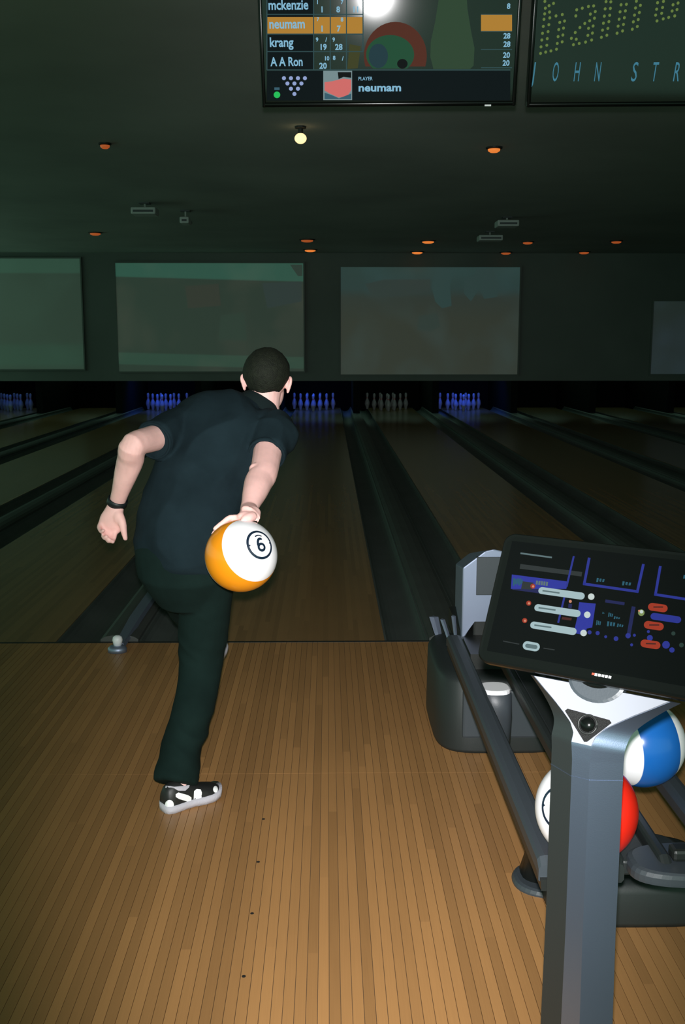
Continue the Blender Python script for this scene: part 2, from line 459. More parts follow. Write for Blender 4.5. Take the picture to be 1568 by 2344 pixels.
PINPOS = (('front',), ('second-row left', 'second-row right'), ('third-row left', 'third-row middle', 'third-row right'), ('back-row leftmost', 'back-row left inner', 'back-row right inner', 'back-row rightmost'))
for i in (-4, -2, 0, 1, 2):
    cx = LANE0 + i * PITCH_L - .10
    lit = i != 1
    for rrow in range(4):
        for k in range(rrow + 1):
            root = link('bowling_pin', pm)
            root.location = (cx + (k - rrow / 2) * .3048, 23.45 + rrow * .264, 0)
            st = link('neck_stripe', psm, root)
            tag(root, PINPOS[rrow][k] + (' blue-lit pin ' if lit else ' dim grey pin ') + where[i], 'pin', 'bowling pins ' + where[i])
    # tube lamp above the pins
    r = empty('pin_lamp', (cx, 23.2, .98))
    boxo('housing', -.5, .5, -.05, .05, 0, .06, 'black', r, .01)
    boxo('tube', -.48, .48, -.02, .02, -.03, 0, 'bluelamp' if lit else 'pin', r, .012)
    boxo('hanger', -.02, .02, -.02, .02, .06, 2.42, 'black', r)
    tag(r, 'lamp tube over the pins ' + where[i], 'lamp')
    la = bpy.data.lights.new('pin_lamp_light', 'AREA'); la.shape = 'RECTANGLE'; la.size = .22; la.size_y = .06
    la.color = (.02, .09, 1.0) if lit else (.5, .8, .6); la.energy = {0: 13, 2: 15, -2: 13, -4: 2.5, 1: .25}[i]
    lo = bpy.data.objects.new('pin_lamp_light', la); COL.objects.link(lo); lo.parent = r
    lo.location = (0, 0, -.035); lo.rotation_euler = (R(38), 0, 0)

# ================================================================== CEILING LIGHTS AND PROJECTORS
def downlight(px, py, rad, m, label):
    p = atZ(px, py, CEIL)
    # fixtures under a beam hang from the beam's face
    root = empty('downlight', (p.x, p.y, CEIL))
    bm = bmesh.new()
    V = Vector((0, 0, 1)); X = Vector((1, 0, 0))
    loft(bm, [ring(Vector((0, 0, z)), V, r_, r_, X, 20) for r_, z in ((rad * 1.35, 0), (rad * 1.35, -.012), (rad * 1.05, -.02), (rad * .98, -.012))], cap=True)
    bm_obj('trim_ring', bm, 'black', root)
    bm = bmesh.new()
    loft(bm, [ring(Vector((0, 0, z)), V, r_, r_, X, 20) for r_, z in ((rad, -.014), (rad * .96, -.034), (rad * .6, -.048), (rad * .1, -.052))], cap=True)
    bm_obj('lens', bm, m, root, True)
    tag(root, label, 'light', 'amber ceiling downlights')
dl = [(240, 328, .045, 'amberdim', 'small amber downlight high on the left, level with the bright bulb'),
      (1131, 337, .06, 'amber', 'wide amber downlight below the right end of the scoreboard monitor'),
      (218, 532, .09, 'amberdim', 'amber downlight above the left green-banded screen'),
      (703, 548, .11, 'amberdim', 'faint amber downlight just above a brighter one in the middle'),
      (710, 571, .11, 'amber', 'amber downlight just above the gap between the two main screens'),
      (980, 551, .11, 'amber', 'upper of two amber downlights above the middle of the brownish screen'),
      (955, 576, .11, 'amber', 'lower of two amber downlights above the middle of the brownish screen'),
      (1208, 553, .09, 'amberdim', 'amber downlight right of the right ceiling projector'),
      (1158, 577, .10, 'amberdim', 'amber downlight just below the right ceiling projector'),
      (1337, 576, .10, 'amberdim', 'amber downlight in the dark right of the brownish screen'),
      (1411, 551, .09, 'amberdim', 'rightmost of the small amber downlights above the screens')]
for d in dl: downlight(*d)
p = atZ(688, 317, CEIL - .1)
root = empty('bulb_lamp', (p.x, p.y, CEIL))
bm = bmesh.new(); loft(bm, [ring(Vector((0, 0, z)), Vector((0, 0, 1)), r_, r_, Vector((1, 0, 0)), 16) for r_, z in ((.05, 0), (.05, -.015), (.022, -.02), (.022, -.06))])
bm_obj('socket', bm, 'black', root)
bm = bmesh.new(); ellipsoid(bm, Vector((0, 0, -.1)), (Vector((.053, 0, 0)), Vector((0, .053, 0)), Vector((0, 0, .045))), 16, 10); bm_obj('globe', bm, 'warm', root, True)
tag(root, 'bright round warm white bulb on the ceiling below the scoreboard monitor', 'lamp')

def projector(px, py, w, Y, label):
    p = atY(px, py, Y)
    root = empty('ceiling_projector', (p.x, p.y, CEIL))
    dz = p.z - CEIL
    boxo('casing', -w / 2, w / 2, -.16, .16, dz - .045, dz + .045, 'projector', root, .015)
    boxo('vent', -w / 2 + .03, w / 2 - .03, -.163, -.158, dz - .02, dz + .01, 'midgrey', root)
    bm = bmesh.new(); loft(bm, [ring(Vector((w * .25, y, dz)), Vector((0, 1, 0)), .035, .035, Vector((1, 0, 0)), 14) for y in (.15, .2)]); bm_obj('lens_barrel', bm, 'black', root)
    boxo('pole', -.012, .012, -.012, .012, dz + .04, 0, 'ceiling', root)
    boxo('ceiling_plate', -.07, .07, -.07, .07, -.015, 0, 'midgrey', root)
    tag(root, label, 'projector', 'ceiling projectors')
projector(332, 485, .33, 14.3, 'grey ceiling projector on the left above the green-banded screen')
projector(425, 506, .13, 15.1, 'tiny grey ceiling projector just right of the left projector')
projector(1121, 546, .40, 17.8, 'grey ceiling projector on the right above the brownish screen')
projector(1160, 513, .32, 15.8, 'dim ceiling projector set above and right of the right projector')

# ================================================================== OVERHEAD MONITORS
TVY = 4.7
hit = atY(860, -10, TVY)
TVN = ((CAM + Vector(flash.location)) / 2 - hit).normalized()
TVX = Vector((0, 0, 1)).cross(TVN).normalized()          # picture right
TVU = TVN.cross(TVX)
def tv_uv(px, py):
    q = at_plane(px, py, hit, TVN) - hit
    return q.dot(TVX), q.dot(TVU)
TVM = Matrix((( TVX.x, TVU.x, TVN.x, hit.x), (TVX.y, TVU.y, TVN.y, hit.y), (TVX.z, TVU.z, TVN.z, hit.z), (0, 0, 0, 1)))
def tv_quad(name, poly, m, parent, h=.001, uv=tv_uv):
    bm = bmesh.new(); P = [uv(*q) for q in poly]
    bm.faces.new([bm.verts.new((a, b, h)) for a, b in P])
    for f_ in bm.faces:
        f_.normal_update()
        if f_.normal.z < 0: f_.normal_flip()
    me = bpy.data.meshes.new(name); bm.to_mesh(me); bm.free()
    return link(name, me, parent, m)
def rect(x0, y0, x1, y1): return [(x0, y0), (x1, y0), (x1, y1), (x0, y1)]
def disc(cx, cy, rx, ry=None, n=28): return [(cx + rx * math.cos(2 * math.pi * k / n), cy + (ry or rx) * math.sin(2 * math.pi * k / n)) for k in range(n)]
def tv_text(name, s, x, y, hpx, m, parent, bold=.0, sx=1.0, shear=0, wpx=None, h=.0016, uv=tv_uv):
    """baseline at x,y; hpx: cap height"""
    u, v = uv(x, y); u2, v2 = uv(x, y - hpx)
    size = (v2 - v) / .69
    me = text_mesh(s, size, bold * size, shear, sx)
    if wpx:
        tw = max(q.co.x for q in me.vertices); want = uv(x + wpx, y)[0] - u
        for q in me.vertices: q.co.x *= want / tw
    for q in me.vertices: q.co += Vector((u, v, h))
    return link(name, me, parent, m)
glow('ui_text', (.22, .46, .62), 1.0); glow('ui_line', (.03, .07, .075), 1.0); glow('ui_gold', (.42, .21, .035), 1.0)
glow('ui_dim', (.010, .018, .016), 1.0); glow('ui_navy', (.004, .008, .009), 1.0); glow('ui_red', (.085, .028, .018), 1.0)
glow('ui_green', (.018, .075, .038), 1.0); glow('ui_pin', (.030, .062, .034), 1.0); glow('ui_dot', (.02, .50, .10), 1.0)
glow('ui_olive', (.05, .055, .02), 1.0); glow('ui_sky', (.18, .26, .27), 1.0); glow('ui_pink', (.62, .15, .14), 1.0); glow('ui_teal', (.04, .11, .15), 1.0)
glow('ui_bluegreen', (.018, .045, .055), 1.0); glow('ui_dark', (.006, .008, .008), 1.0); glow('ui_pinlogo', (.28, .36, .62), 1.0)
def monitor(name, x0, x1, yb, ytop, label):
    """frame corners given by the picture; real size follows from the mounting plane"""
    (u0, v0), (u1, _) = tv_uv(x0, yb), tv_uv(x1, yb)
    v1 = v0 + (u1 - u0) * .585
    root = empty(name, hit); root.matrix_world = TVM
    bm = bmesh.new(); box(bm, u0, u1, v0, v1, -.07, -.012, .008, 3)
    bm_obj('casing', bm, 'black', root, True)
    bm = bmesh.new(); bw = .018
    box(bm, u0, u1, v0, v0 + bw * 1.3, -.020, .004, .0105, 5); box(bm, u0, u1, v1 - bw, v1, -.014, .004, .0055, 3)
    box(bm, u0, u0 + bw, v0, v1, -.014, .004, .0055, 3); box(bm, u1 - bw, u1, v0, v1, -.014, .004, .0055, 3)
    bm_obj('bezel', bm, 'blackgloss', root, True)
    boxo('screen', u0 + bw * .8, u1 - bw * .8, v0 + bw, v1 - bw * .8, -.012, 0, 'tvglass', root)
    cu, cv = (u0 + u1) / 2, (v0 + v1) / 2
    boxo('bracket', cu - .2, cu + .2, cv - .15, cv + .15, -.10, -.068, 'midgrey', root)
    # ceiling pole, upright in the hall
    w = TVM @ Vector((cu, cv, -.085))
    bm = bmesh.new(); loft(bm, [ring(Vector((w.x, w.y, z)), Vector((0, 0, 1)), .025, .025, Vector((1, 0, 0)), 14) for z in (w.z - .05, CEIL)])
    pl = bm_obj('ceiling_pole', bm, 'midgrey', root); pl.matrix_parent_inverse = TVM.inverted()
    tag(root, label, 'monitor', 'overhead monitors')
    return root
tv = monitor('overhead_monitor', 600, 1180, 246, -90, 'overhead scoreboard monitor listing player names with one gold row')
S = tv.children
def T(*a, **k): return tv_text(*a, **k)
# table of players
tv_quad('name_panel', rect(612, -80, 718, 160), 'ui_navy', tv, .0006)
tv_quad('gold_row', rect(611, 39, 831, 77), 'ui_gold', tv)
tv_quad('gold_total', rect(1101, 33, 1172, 72), 'ui_gold', tv)
tv_quad('bottom_bar', rect(611, 162, 1168, 230), 'ui_navy', tv, .0006)
for y in (33, 78, 118, 160): tv_quad('grid_line', rect(611, y - 1.2, 831 if y != 160 else 1168, y + 1.2), 'ui_line', tv, .0012)
for x in (611, 718, 756, 793, 831): tv_quad('grid_line', rect(x - 1.2, -60, x + 1.2, 160 if x != 831 else 118), 'ui_line', tv, .0012)
for y in (33, 72, 113, 155): tv_quad('grid_line', rect(1101, y - 1, 1172, y + 1), 'ui_line', tv, .0012)
T('player_name', 'mckenzie', 614, 22, 22, 'ui_text', tv, .022, wpx=92)
T('player_name', 'neumam', 616, 65, 21, 'ui_text', tv, .022, wpx=82)
T('player_name', 'krang', 617, 107, 21, 'ui_text', tv, .022, wpx=55)
T('player_name', 'A A Ron', 620, 151, 20, 'ui_text', tv, .022, wpx=73)
for (s, x, y, h_) in (('1', 733, 28, 13), ('8', 770, 28, 13), ('11', 806, 28, 13), ('1', 733, 72, 13), ('7', 771, 72, 13), ('19', 731, 114, 13), ('28', 767, 114, 13), ('20', 731, 157, 13),
                      ('1', 724, 9, 9), ('7', 780, 9, 9), ('7', 725, 48, 8), ('8', 780, 49, 9), ('9', 723, 95, 9), ('/', 745, 95, 9), ('9', 761, 95, 9), ('10', 742, 138, 9), ('8', 762, 137, 9), ('/', 783, 138, 9)):
    T('score', s, x, y, h_, 'ui_text', tv, .03)
for (s, x, y, h_) in (('8', 1160, 20, 12), ('28', 1152, 88, 12), ('28', 1152, 107, 12), ('20', 1151, 132, 12), ('20', 1150, 150, 12)):
    T('total', s, x, y, h_, 'ui_text', tv, .03)
# rack of pins diagram, lamp, portrait, current player
for rr, n in enumerate((4, 3, 2, 1)):
    for k in range(n): tv_quad('pin_mark', disc(650 + rr * 8 + k * 16, 179 + rr * 12, 4.6, n=14), 'ui_pinlogo', tv)
tv_quad('ready_light', disc(634, 217, 7.5, n=18), 'ui_dot', tv); tv_quad('ready_dash', rect(628, 200, 640, 206), 'ui_teal', tv)
tv_quad('portrait', rect(740, 162, 806, 229), 'ui_sky', tv, .001)
tv_quad('portrait_shape', [(743, 188), (760, 186), (785, 180), (804, 182), (804, 206), (795, 220), (775, 223), (755, 214), (743, 207)], 'ui_pink', tv, .0014)
tv_quad('portrait_shape', [(773, 165), (804, 165), (804, 178), (786, 176), (775, 181)], 'ui_dark', tv, .0016)
tv_quad('portrait_shape', [(743, 212), (760, 218), (776, 225), (804, 214), (804, 227), (743, 227)], 'ui_teal', tv, .0016)
T('caption', 'PLAYER', 820, 184, 8, 'ui_text', tv, .01, wpx=33)
T('current_player', 'neumam', 820, 209, 17, 'ui_text', tv, .03, wpx=98)
# picture of ball and pin behind the table
tv_quad('picture_pin', [(1006, -60), (1065, -60), (1070, 20), (1078, 70), (1086, 110), (1084, 150), (1076, 158), (992, 158), (985, 130), (986, 95), (996, 50), (1004, 0)], 'ui_pin', tv, .0007)
tv_quad('picture_ball', [q for q in [(905 + 72 * math.cos(t), 128 + 78 * math.sin(t)) for t in [math.pi * 2 * k / 40 for k in range(40)]] if q[1] < 158] , 'ui_red', tv, .0009)
tv_quad('picture_ball_shine', [q for q in [(893 + 55 * math.cos(t), 125 + 45 * math.sin(t)) for t in [math.pi * 2 * k / 40 for k in range(40)]] if q[1] < 158], 'ui_green', tv, .0011)
tv_quad('picture_ball_shade', disc(866, 128, 22, 28), 'ui_bluegreen', tv, .0013)
tv_quad('picture_ball_hole', disc(921, 146, 12, 11), 'ui_dark', tv, .0013)
tv_quad('picture_wedge', [(800, 101), (826, 106), (819, 156), (795, 158)], 'ui_olive', tv, .0009)
# small maker mark on the lower frame
bm = bmesh.new(); u, v = tv_uv(1109, 243); u2, v2 = tv_uv(1124, 239); box(bm, u, u2, v, v2, .003, .0052, .0006, 1); bm_obj('frame_badge', bm, 'white', tv)

tv2 = monitor('overhead_monitor', 1205, 1785, 246, -90, 'dark overhead monitor at top right with dotted letters and italic lettering')
glow('dot_lamp', (.13, .20, .05), 1.0); glow('ui_cyan', (.05, .19, .27), 1.0)
dots = [(297, 470), (342, 458), (388, 448), (437, 433), (301, 412), (352, 398), (444, 382), (487, 368), (308, 352), (356, 340), (451, 322), (493, 308), (314, 293), (363, 278), (457, 260), (499, 247),
        (321, 232), (370, 217), (466, 197), (508, 185), (327, 170), (378, 157), (433, 140), (488, 128), (333, 122), (376, 106), (339, 72), (372, 50), (411, 30), (335, 12),
        (586, 393), (637, 382), (693, 370), (746, 352), (568, 337), (611, 345), (713, 311), (753, 291), (602, 286), (643, 242), (719, 249), (759, 229), (686, 206), (729, 183), (771, 160), (607, 140), (735, 124), (778, 102), (615, 86), (664, 72), (718, 57), (764, 52),
        (832, 328), (880, 310), (842, 265), (889, 250), (850, 204), (898, 190), (858, 142), (905, 134), (865, 78), (911, 74), (873, 14), (915, 16),
        (970, 292), (1018, 272), (979, 230), (1026, 215), (988, 169), (1034, 156), (996, 104), (1043, 96), (1005, 42), (1052, 38),
        (1104, 257), (1148, 233), (1113, 192), (1156, 172), (1123, 133), (1166, 110), (1132, 70), (1175, 47), (1140, 10),
        (1321, 184), (1376, 166), (1424, 153), (1477, 140), (1309, 133), (1362, 117), (1454, 97), (1497, 84), (1318, 81), (1370, 66), (1462, 42), (1506, 27), (1326, 24), (1378, 12)]
dm_ = None
for (a, b) in dots:
    u, v = tv_uv(1160 + a * .2602, b * .2602)
    if dm_ is None:
        bm = bmesh.new(); bm.faces.new([bm.verts.new((.0062 * math.cos(k * math.pi / 6), .0062 * math.sin(k * math.pi / 6), 0)) for k in range(12)])
        d0 = bm_obj('dot', bm, 'dot_lamp', tv2); dm_ = d0.data
    else: d0 = link('dot', dm_, tv2)
    d0.location = (u, v, .001)
for s, x in (('J', 1216), ('O', 1262), ('H', 1311), ('N', 1358), ('S', 1442), ('T', 1489), ('R', 1538)):
    T('letter', s, x, 186, 44, 'ui_cyan', tv2, 0.0, shear=.12, wpx=8 if s == 'J' else 15)

# ================================================================== BALLS
def ball_mat(name, c, axis, thr=0.46):
    m = mat(name, c, 0.22, spec=0.5)
    nt = m.node_tree; N = nt.nodes; L = nt.links; b = N['Principled BSDF']
    tc = N.new('ShaderNodeTexCoord')
    nm = N.new('ShaderNodeVectorMath'); nm.operation = 'NORMALIZE'; L.new(tc.outputs['Object'], nm.inputs[0])
    dt = N.new('ShaderNodeVectorMath'); dt.operation = 'DOT_PRODUCT'; L.new(nm.outputs[0], dt.inputs[0]); dt.inputs[1].default_value = axis
    ab = N.new('ShaderNodeMath'); ab.operation = 'ABSOLUTE'; L.new(dt.outputs['Value'], ab.inputs[0])
    mr = N.new('ShaderNodeMapRange'); mr.inputs['From Min'].default_value = thr - .006; mr.inputs['From Max'].default_value = thr + .006; L.new(ab.outputs[0], mr.inputs['Value'])
    mx = N.new('ShaderNodeMix'); mx.data_type = 'RGBA'; L.new(mr.outputs[0], mx.inputs['Factor'])
    mx.inputs['A'].default_value = (*c, 1); mx.inputs['B'].default_value = (.90, .87, .90, 1)
    L.new(mx.outputs['Result'], b.inputs['Base Color'])
    return m
BR = 0.1085
def sphere_decal(name, me_pts_faces, axis, upv, parent, m):
    """flat outline (x right, y up, metres) wrapped on the ball about its axis"""
    pts, faces = me_pts_faces
    yv = (upv - axis * upv.dot(axis)).normalized(); xv = yv.cross(axis)
    out = []
    for x, y in pts:
        rr = math.hypot(x, y); a = rr / BR
        d = axis if rr < 1e-9 else axis * math.cos(a) + (xv * (x / rr) + yv * (y / rr)) * math.sin(a)
        out.append(d * (BR + .0005))
    me = bpy.data.meshes.new(name); me.from_pydata(out, [], faces)
    return link(name, me, parent, m)
def ring2d(r0, r1, a0=0, a1=2 * math.pi, n=48, cy=0):
    pts = []; fs = []
    for i in range(n + 1):
        a = a0 + (a1 - a0) * i / n
        pts += [(r0 * math.cos(a), cy + r0 * math.sin(a)), (r1 * math.cos(a), cy + r1 * math.sin(a))]
    for i in range(n): fs.append((2 * i, 2 * i + 1, 2 * i + 3, 2 * i + 2))
    return pts, fs
def stroke2d(path, w):
    pts, fs = [], []
    for i, p in enumerate(path):
        a = Vector(path[max(i - 1, 0)]); b = Vector(path[min(i + 1, len(path) - 1)])
        d = (b - a).normalized(); n = Vector((-d.y, d.x)) * (w / 2)
        pts += [(p[0] + n.x, p[1] + n.y), (p[0] - n.x, p[1] - n.y)]
    for i in range(len(path) - 1): fs.append((2 * i, 2 * i + 1, 2 * i + 3, 2 * i + 2))
    return pts, fs
def arc2d(cx, cy, rx, ry, a0, a1, n=16): return [(cx + rx * math.cos(R(a0 + (a1 - a0) * k / n)), cy + ry * math.sin(R(a0 + (a1 - a0) * k / n))) for k in range(n + 1)]
GLYPH = {'6': [[(.0075, .0125)] + arc2d(.002, -.004, .0125, .0205, 72, 180, 12), arc2d(0, -.0095, .0105, .0100, 0, 366, 26)],
         '1': [[(-.008, .007), (-.001, .0125), (.003, .0155)], [(.003, .016), (.003, -.004), (.003, -.020)]],
         '7': [[(-.011, .013), (0, .013), (.011, .013)], [(.010, .013), (.001, -.004), (-.003, -.020)]]}
def bowling_ball(center, c, axis, upv, digit, label, name, rr=.0455):
    root = empty('bowling_ball', center)
    bm = bmesh.new(); bmesh.ops.create_icosphere(bm, subdivisions=5, radius=BR)
    bm_obj('shell', bm, ball_mat(name, c, axis), root, True)
    for s in (1, -1):
        ax = axis * s
        sphere_decal('number_ring', ring2d(rr - .0074, rr), ax, upv, root, 'ink')
        for sx in (-1, 1):
            sphere_decal('ring_notch', ([(sx * (rr - .004), .007), (sx * (rr - .0125), .001), (sx * (rr - .004), -.004)], [(0, 1, 2)]), ax, upv, root, 'ink')
        sphere_decal('arc_mark', ring2d(.0170, .0212, R(50), R(125), 12, .009), ax, upv, root, 'ink')
        for path in GLYPH[digit]: sphere_decal('digit', stroke2d(path, .0076), ax, upv, root, 'ink')
    tag(root, label, 'bowling ball', 'striped bowling balls')
    return root
BALL = atY(552, 1272, 3.0)
held = bowling_ball(BALL, (.78, .26, .008), vdir(.60, .345, .72), vdir(-.10, 1, 0), '6', 'yellow and white bowling ball marked 6 in the bowler\'s hand', 'yellow_stripe')
RZ = 0.46
BZ = RZ + .094
rb = atZ(1342, 1852, BZ)
red_ball = bowling_ball(rb, (.80, .022, .010), vdir(-.72, .21, .66), vdir(-.1, 1, 0), '1', 'red and white bowling ball on the rack behind the terminal post', 'red_stripe')
bb = atZ(1467, 1700, BZ)
blue_ball = bowling_ball(bb, (.010, .115, .42), vdir(.965, .10, -.25), vdir(0, 1, 0), '7', 'blue bowling ball with white caps on the rack right of the terminal', 'blue_stripe')

# ================================================================== BALL RETURN
CXR = (rb.x + bb.x) / 2
br = empty('ball_return', (CXR, 3.0, 0))
def brc(o): return world_child(o, br)
LX, RX = rb.x, bb.x
HALF = .068                                  # rails either side of each row of balls
RAIL_R = .021
def rail(x, y0, y1, w, name='rail', m='midgrey'):
    bm = bmesh.new()
    # rounded bar, its top at RZ
    prof = [(-w, -.035), (-w, -.010), (-w * .8, -.003), (-w * .4, 0), (w * .4, 0), (w * .8, -.003), (w, -.010), (w, -.035), (w * .6, -.042), (-w * .6, -.042)]
    loft(bm, [[Vector((x + a, y, RZ + b - dz)) for a, b in prof] for y, dz in ((y0, .012), (y0 + .02, 0), (y1 - .02, 0), (y1, .012))])
    return brc(bm_obj(name, bm, m))
RY0, RY1 = 1.98, 3.72
rail(LX - HALF - .012, RY0 + .03, RY1, .027)
rail(LX + HALF - .006, RY0 + .03, RY1, .014, m='darkgrey')
rail(RX - HALF + .006, RY0 + .03, RY1, .014, m='darkgrey')
rail(RX + HALF + .012, RY0 + .03, RY1, .027)
# dark under-rails (side skirts)
for x in (LX - HALF - .012, RX + HALF + .012):
    s = -1 if x < CXR else 1
    bm = bmesh.new()
    loft(bm, [[Vector((x + a, y, z)) for a, z in ((-.014 + s * .01, RZ - .04), (.014 + s * .01, RZ - .04), (.012 + s * .01, RZ - .066), (-.012 + s * .01, RZ - .066))] for y in (RY0 + .02, RY1)])
    brc(bm_obj('under_rail', bm, 'black'))
# central tray between the two rows
bm = bmesh.new()
box(bm, LX + HALF + .012, RX - HALF - .012, RY0 + .06, RY1, RZ - .055, RZ - .02, .006)
brc(bm_obj('centre_tray', bm, 'darkgrey'))
# near end: rounded nose tray carrying the rail ends
def rounded_slab(cx, cy, hx, hy, z0, z1, n=40, sq=3.2, taper=1.0, bev=.012):
    bm = bmesh.new()
    rs = []
    for z, k in ((z0, 1.0), (z0 + bev * .4, 1.0 + bev * .2), (z1 - bev, taper), (z1 - bev * .3, taper - bev * .4 / hx), (z1, taper - bev * 1.2 / hx)):
        rs.append([Vector((p.x, p.y, z)) for p in ring(Vector((cx, cy, 0)), Vector((0, 0, 1)), hx * k, hy * k, Vector((1, 0, 0)), n, sq)])
    loft(bm, rs)
    return bm
OUT = RX + HALF + .045 - CXR
brc(bm_obj('end_cap', rounded_slab(CXR + .15, RY0 + .055, .175, .075, RZ - .040, RZ - .012, sq=3), 'midgrey', smooth=False))
for x in (LX, RX):   # soft stop behind the first ball of each row
    brc(boxo('ball_stop', x - .05, x + .05, RY0 + .03, RY0 + .07, RZ - .01, RZ + .018, 'black', bev=.008))
# near pedestal
NB = Vector((CXR + .05, 2.86, 0))
brc(bm_obj('floor_flange', rounded_slab(CXR + .01, 2.74, .145, .10, 0, .018, sq=2.4), 'midgrey'))
brc(bm_obj('pedestal', rounded_slab(CXR + .17, 2.66, .235, .16, 0.0, .12, sq=3.6, taper=.96, bev=.03), 'darkgrey', smooth=True))
brc(bm_obj('pedestal_cover', rounded_slab(CXR + .20, 2.66, .13, .10, .12, .15, sq=3.0, taper=.93, bev=.015), 'midgrey', smooth=True))
bm = bmesh.new()
loft(bm, [ring(Vector((CXR, y, z)), Vector((0, 0, 1)), a, b, Vector((1, 0, 0)), 24, 3) for y, z, a, b in ((2.76, .015, .11, .07), (2.74, .16, .075, .06), (2.66, .30, .06, .06), (2.56, RZ - .05, .07, .08))])
brc(bm_obj('support_column', bm, 'black', smooth=True))
# far pedestal, a rounded box under the hood
fp = atZ(1030, 1725, 0)
FX0 = fp.x - .045
brc(bm_obj('pedestal', rounded_slab(CXR, fp.y + .33, CXR - FX0, .33, 0, .30, sq=4.5, taper=.99, bev=.03), 'darkgrey', smooth=True))
bm = bmesh.new()
box(bm, CXR - .16, CXR + .18, fp.y - .004, fp.y + .02, .06, .25, .01)
brc(bm_obj('pedestal_panel', bm, 'midgrey'))
# pale-topped deflector between the rows at the far end
wt = atZ(1133, 1570, RZ - .02)
bm = bmesh.new()
loft(bm, [ring(Vector((wt.x + dx, wt.y + dy, z)), Vector((0, 0, 1)), a, b, Vector((1, 0, 0)), 20, 2.6) for dx, dy, z, a, b in ((.03, .05, .17, .030, .03), (.02, .03, .33, .042, .045), (0, 0, RZ - .035, .052, .06))])
brc(bm_obj('deflector', bm, 'midgrey', smooth=True))
bm = bmesh.new()
loft(bm, [ring(Vector((wt.x, wt.y, z)), Vector((0, 0, 1)), a, b, Vector((1, 0, 0)), 20, 2.6) for z, a, b in ((RZ - .035, .049, .05), (RZ - .026, .049, .05), (RZ - .022, .044, .045))])
brc(bm_obj('deflector_top', bm, 'white', smooth=False))
# hood over the ball lift
HY = 4.02
a_ = atY(1059, 1300, HY); b_ = atY(1056, 1474, HY); c_ = atY(1128, 1268, HY + .0); 
hx0 = a_.x; hz1 = a_.z; hz0 = b_.z
W = 2 * (CXR - hx0)
bm = bmesh.new()
prof = [(hx0, hz0), (hx0, hz1), (hx0 + W * .36, c_.z + .012), (hx0 + W * .5, c_.z + .02), (hx0 + W * .64, c_.z + .012), (hx0 + W, hz1), (hx0 + W, hz0), (hx0 + W * .8, hz0 + .10), (hx0 + W * .2, hz0 + .10)]
loft(bm, [[Vector((x, HY + .0, z)) for x, z in prof], [Vector((CXR + (x - CXR) * .66, HY + .55, z - (z - .30) * .30)) for x, z in prof]])
bmesh.ops.bevel(bm, geom=[e for e in bm.edges], offset=.006, segments=2, affect='EDGES', profile=.5)
hood = brc(bm_obj('hood', bm, 'steel'))
ins0, ins1 = atY(1091, 1300, HY), atY(1125, 1362, HY)
o = boxo('hood_inset', ins0.x, 2 * CXR - ins0.x, HY - .004, HY + .02, ins1.z, c_.z - .012, 'midgrey', bev=.002); o.parent = hood
bm = bmesh.new()
box(bm, hx0 + .05, hx0 + W - .05, HY + .02, HY + .6, .20, hz0 + .11, .01)
brc(bm_obj('lift_body', bm, 'black'))
# slim guard blades flanking the hood toward the lane
for (x0, y0, x1, y1, w, Y) in ((993, 1412, 1011, 1482, .020, 4.35), (1013, 1418, 1040, 1500, .010, 4.2), (1038, 1410, 1046, 1486, .009, 4.1)):
    p0, p1 = atY(x0, y0, Y), atY(x1, y1, Y - .1)
    bm = bmesh.new()
    loft(bm, [[p + Vector((a, b, 0)) for a, b in ((-k, 0), (0, -.008), (k, 0), (0, .02))] for p, k in ((p1, w * .35), (p1.lerp(p0, .5), w * .8), (p0, w))])
    brc(bm_obj('guard_blade', bm, 'steel'))
bm = bmesh.new()
kp = atY(1052, 1508, 3.9)
loft(bm, [[Vector((kp.x + a * .03, y, kp.z + b * .02)) for a, b in ((-1, -1), (1, -1), (.6, 1), (-.6, 1))] for y in (3.74, 4.05)])
brc(bm_obj('rail_joint', bm, 'steel'))
boxo('hood_neck', CXR - .12, CXR + .12, fp.y + .1, 4.5, .28, .36, 'black').parent = br
bpy.data.objects['hood_neck'].matrix_parent_inverse = Matrix.Translation(-Vector(br.location))
tag(br, 'dark grey ball return rack with rails, two pedestals and silver hood', 'ball return')

# foul-line sensor posts on the divisions
def foul_unit(px, py, label, k=1.0):
    p = atZ(px, py, 0.0)
    r = empty('foul_sensor', (p.x, p.y, 0))
    bm = bmesh.new(); loft(bm, [ring(Vector((0, 0, z)), Vector((0, 0, 1)), a * k, b * k, Vector((1, 0, 0)), 20) for z, a, b in ((0.0, .048, .04), (.02, .048, .04), (.032, .036, .03))]); bm_obj('foot', bm, 'steel', r, True)
    bm = bmesh.new(); loft(bm, [ring(Vector((0, .01, z)), Vector((0, 0, 1)), a * k, a * k, Vector((1, 0, 0)), 20) for z, a in ((.03, .02), (.06, .026), (.075, .022), (.083, .01))]); bm_obj('eye', bm, 'white', r, True)
    bm = bmesh.new()
    loft(bm, [[Vector((x, y, z)) for x, z in ((-w, z0), (-w * .7, z0 + .02), (w * .7, z0 + .02), (w, z0))] for y, w, z0 in ((.045, .03 * k, .012), (.5, .04 * k, .034), (1.5, .04 * k, .034))])
    bm_obj('cap_strip', bm, 'steel', r)
    tag(r, label, 'sensor', 'foul line sensors')
foul_unit(269, 1492, 'pale foul sensor on the lane divider, left of the bowler\'s leg')

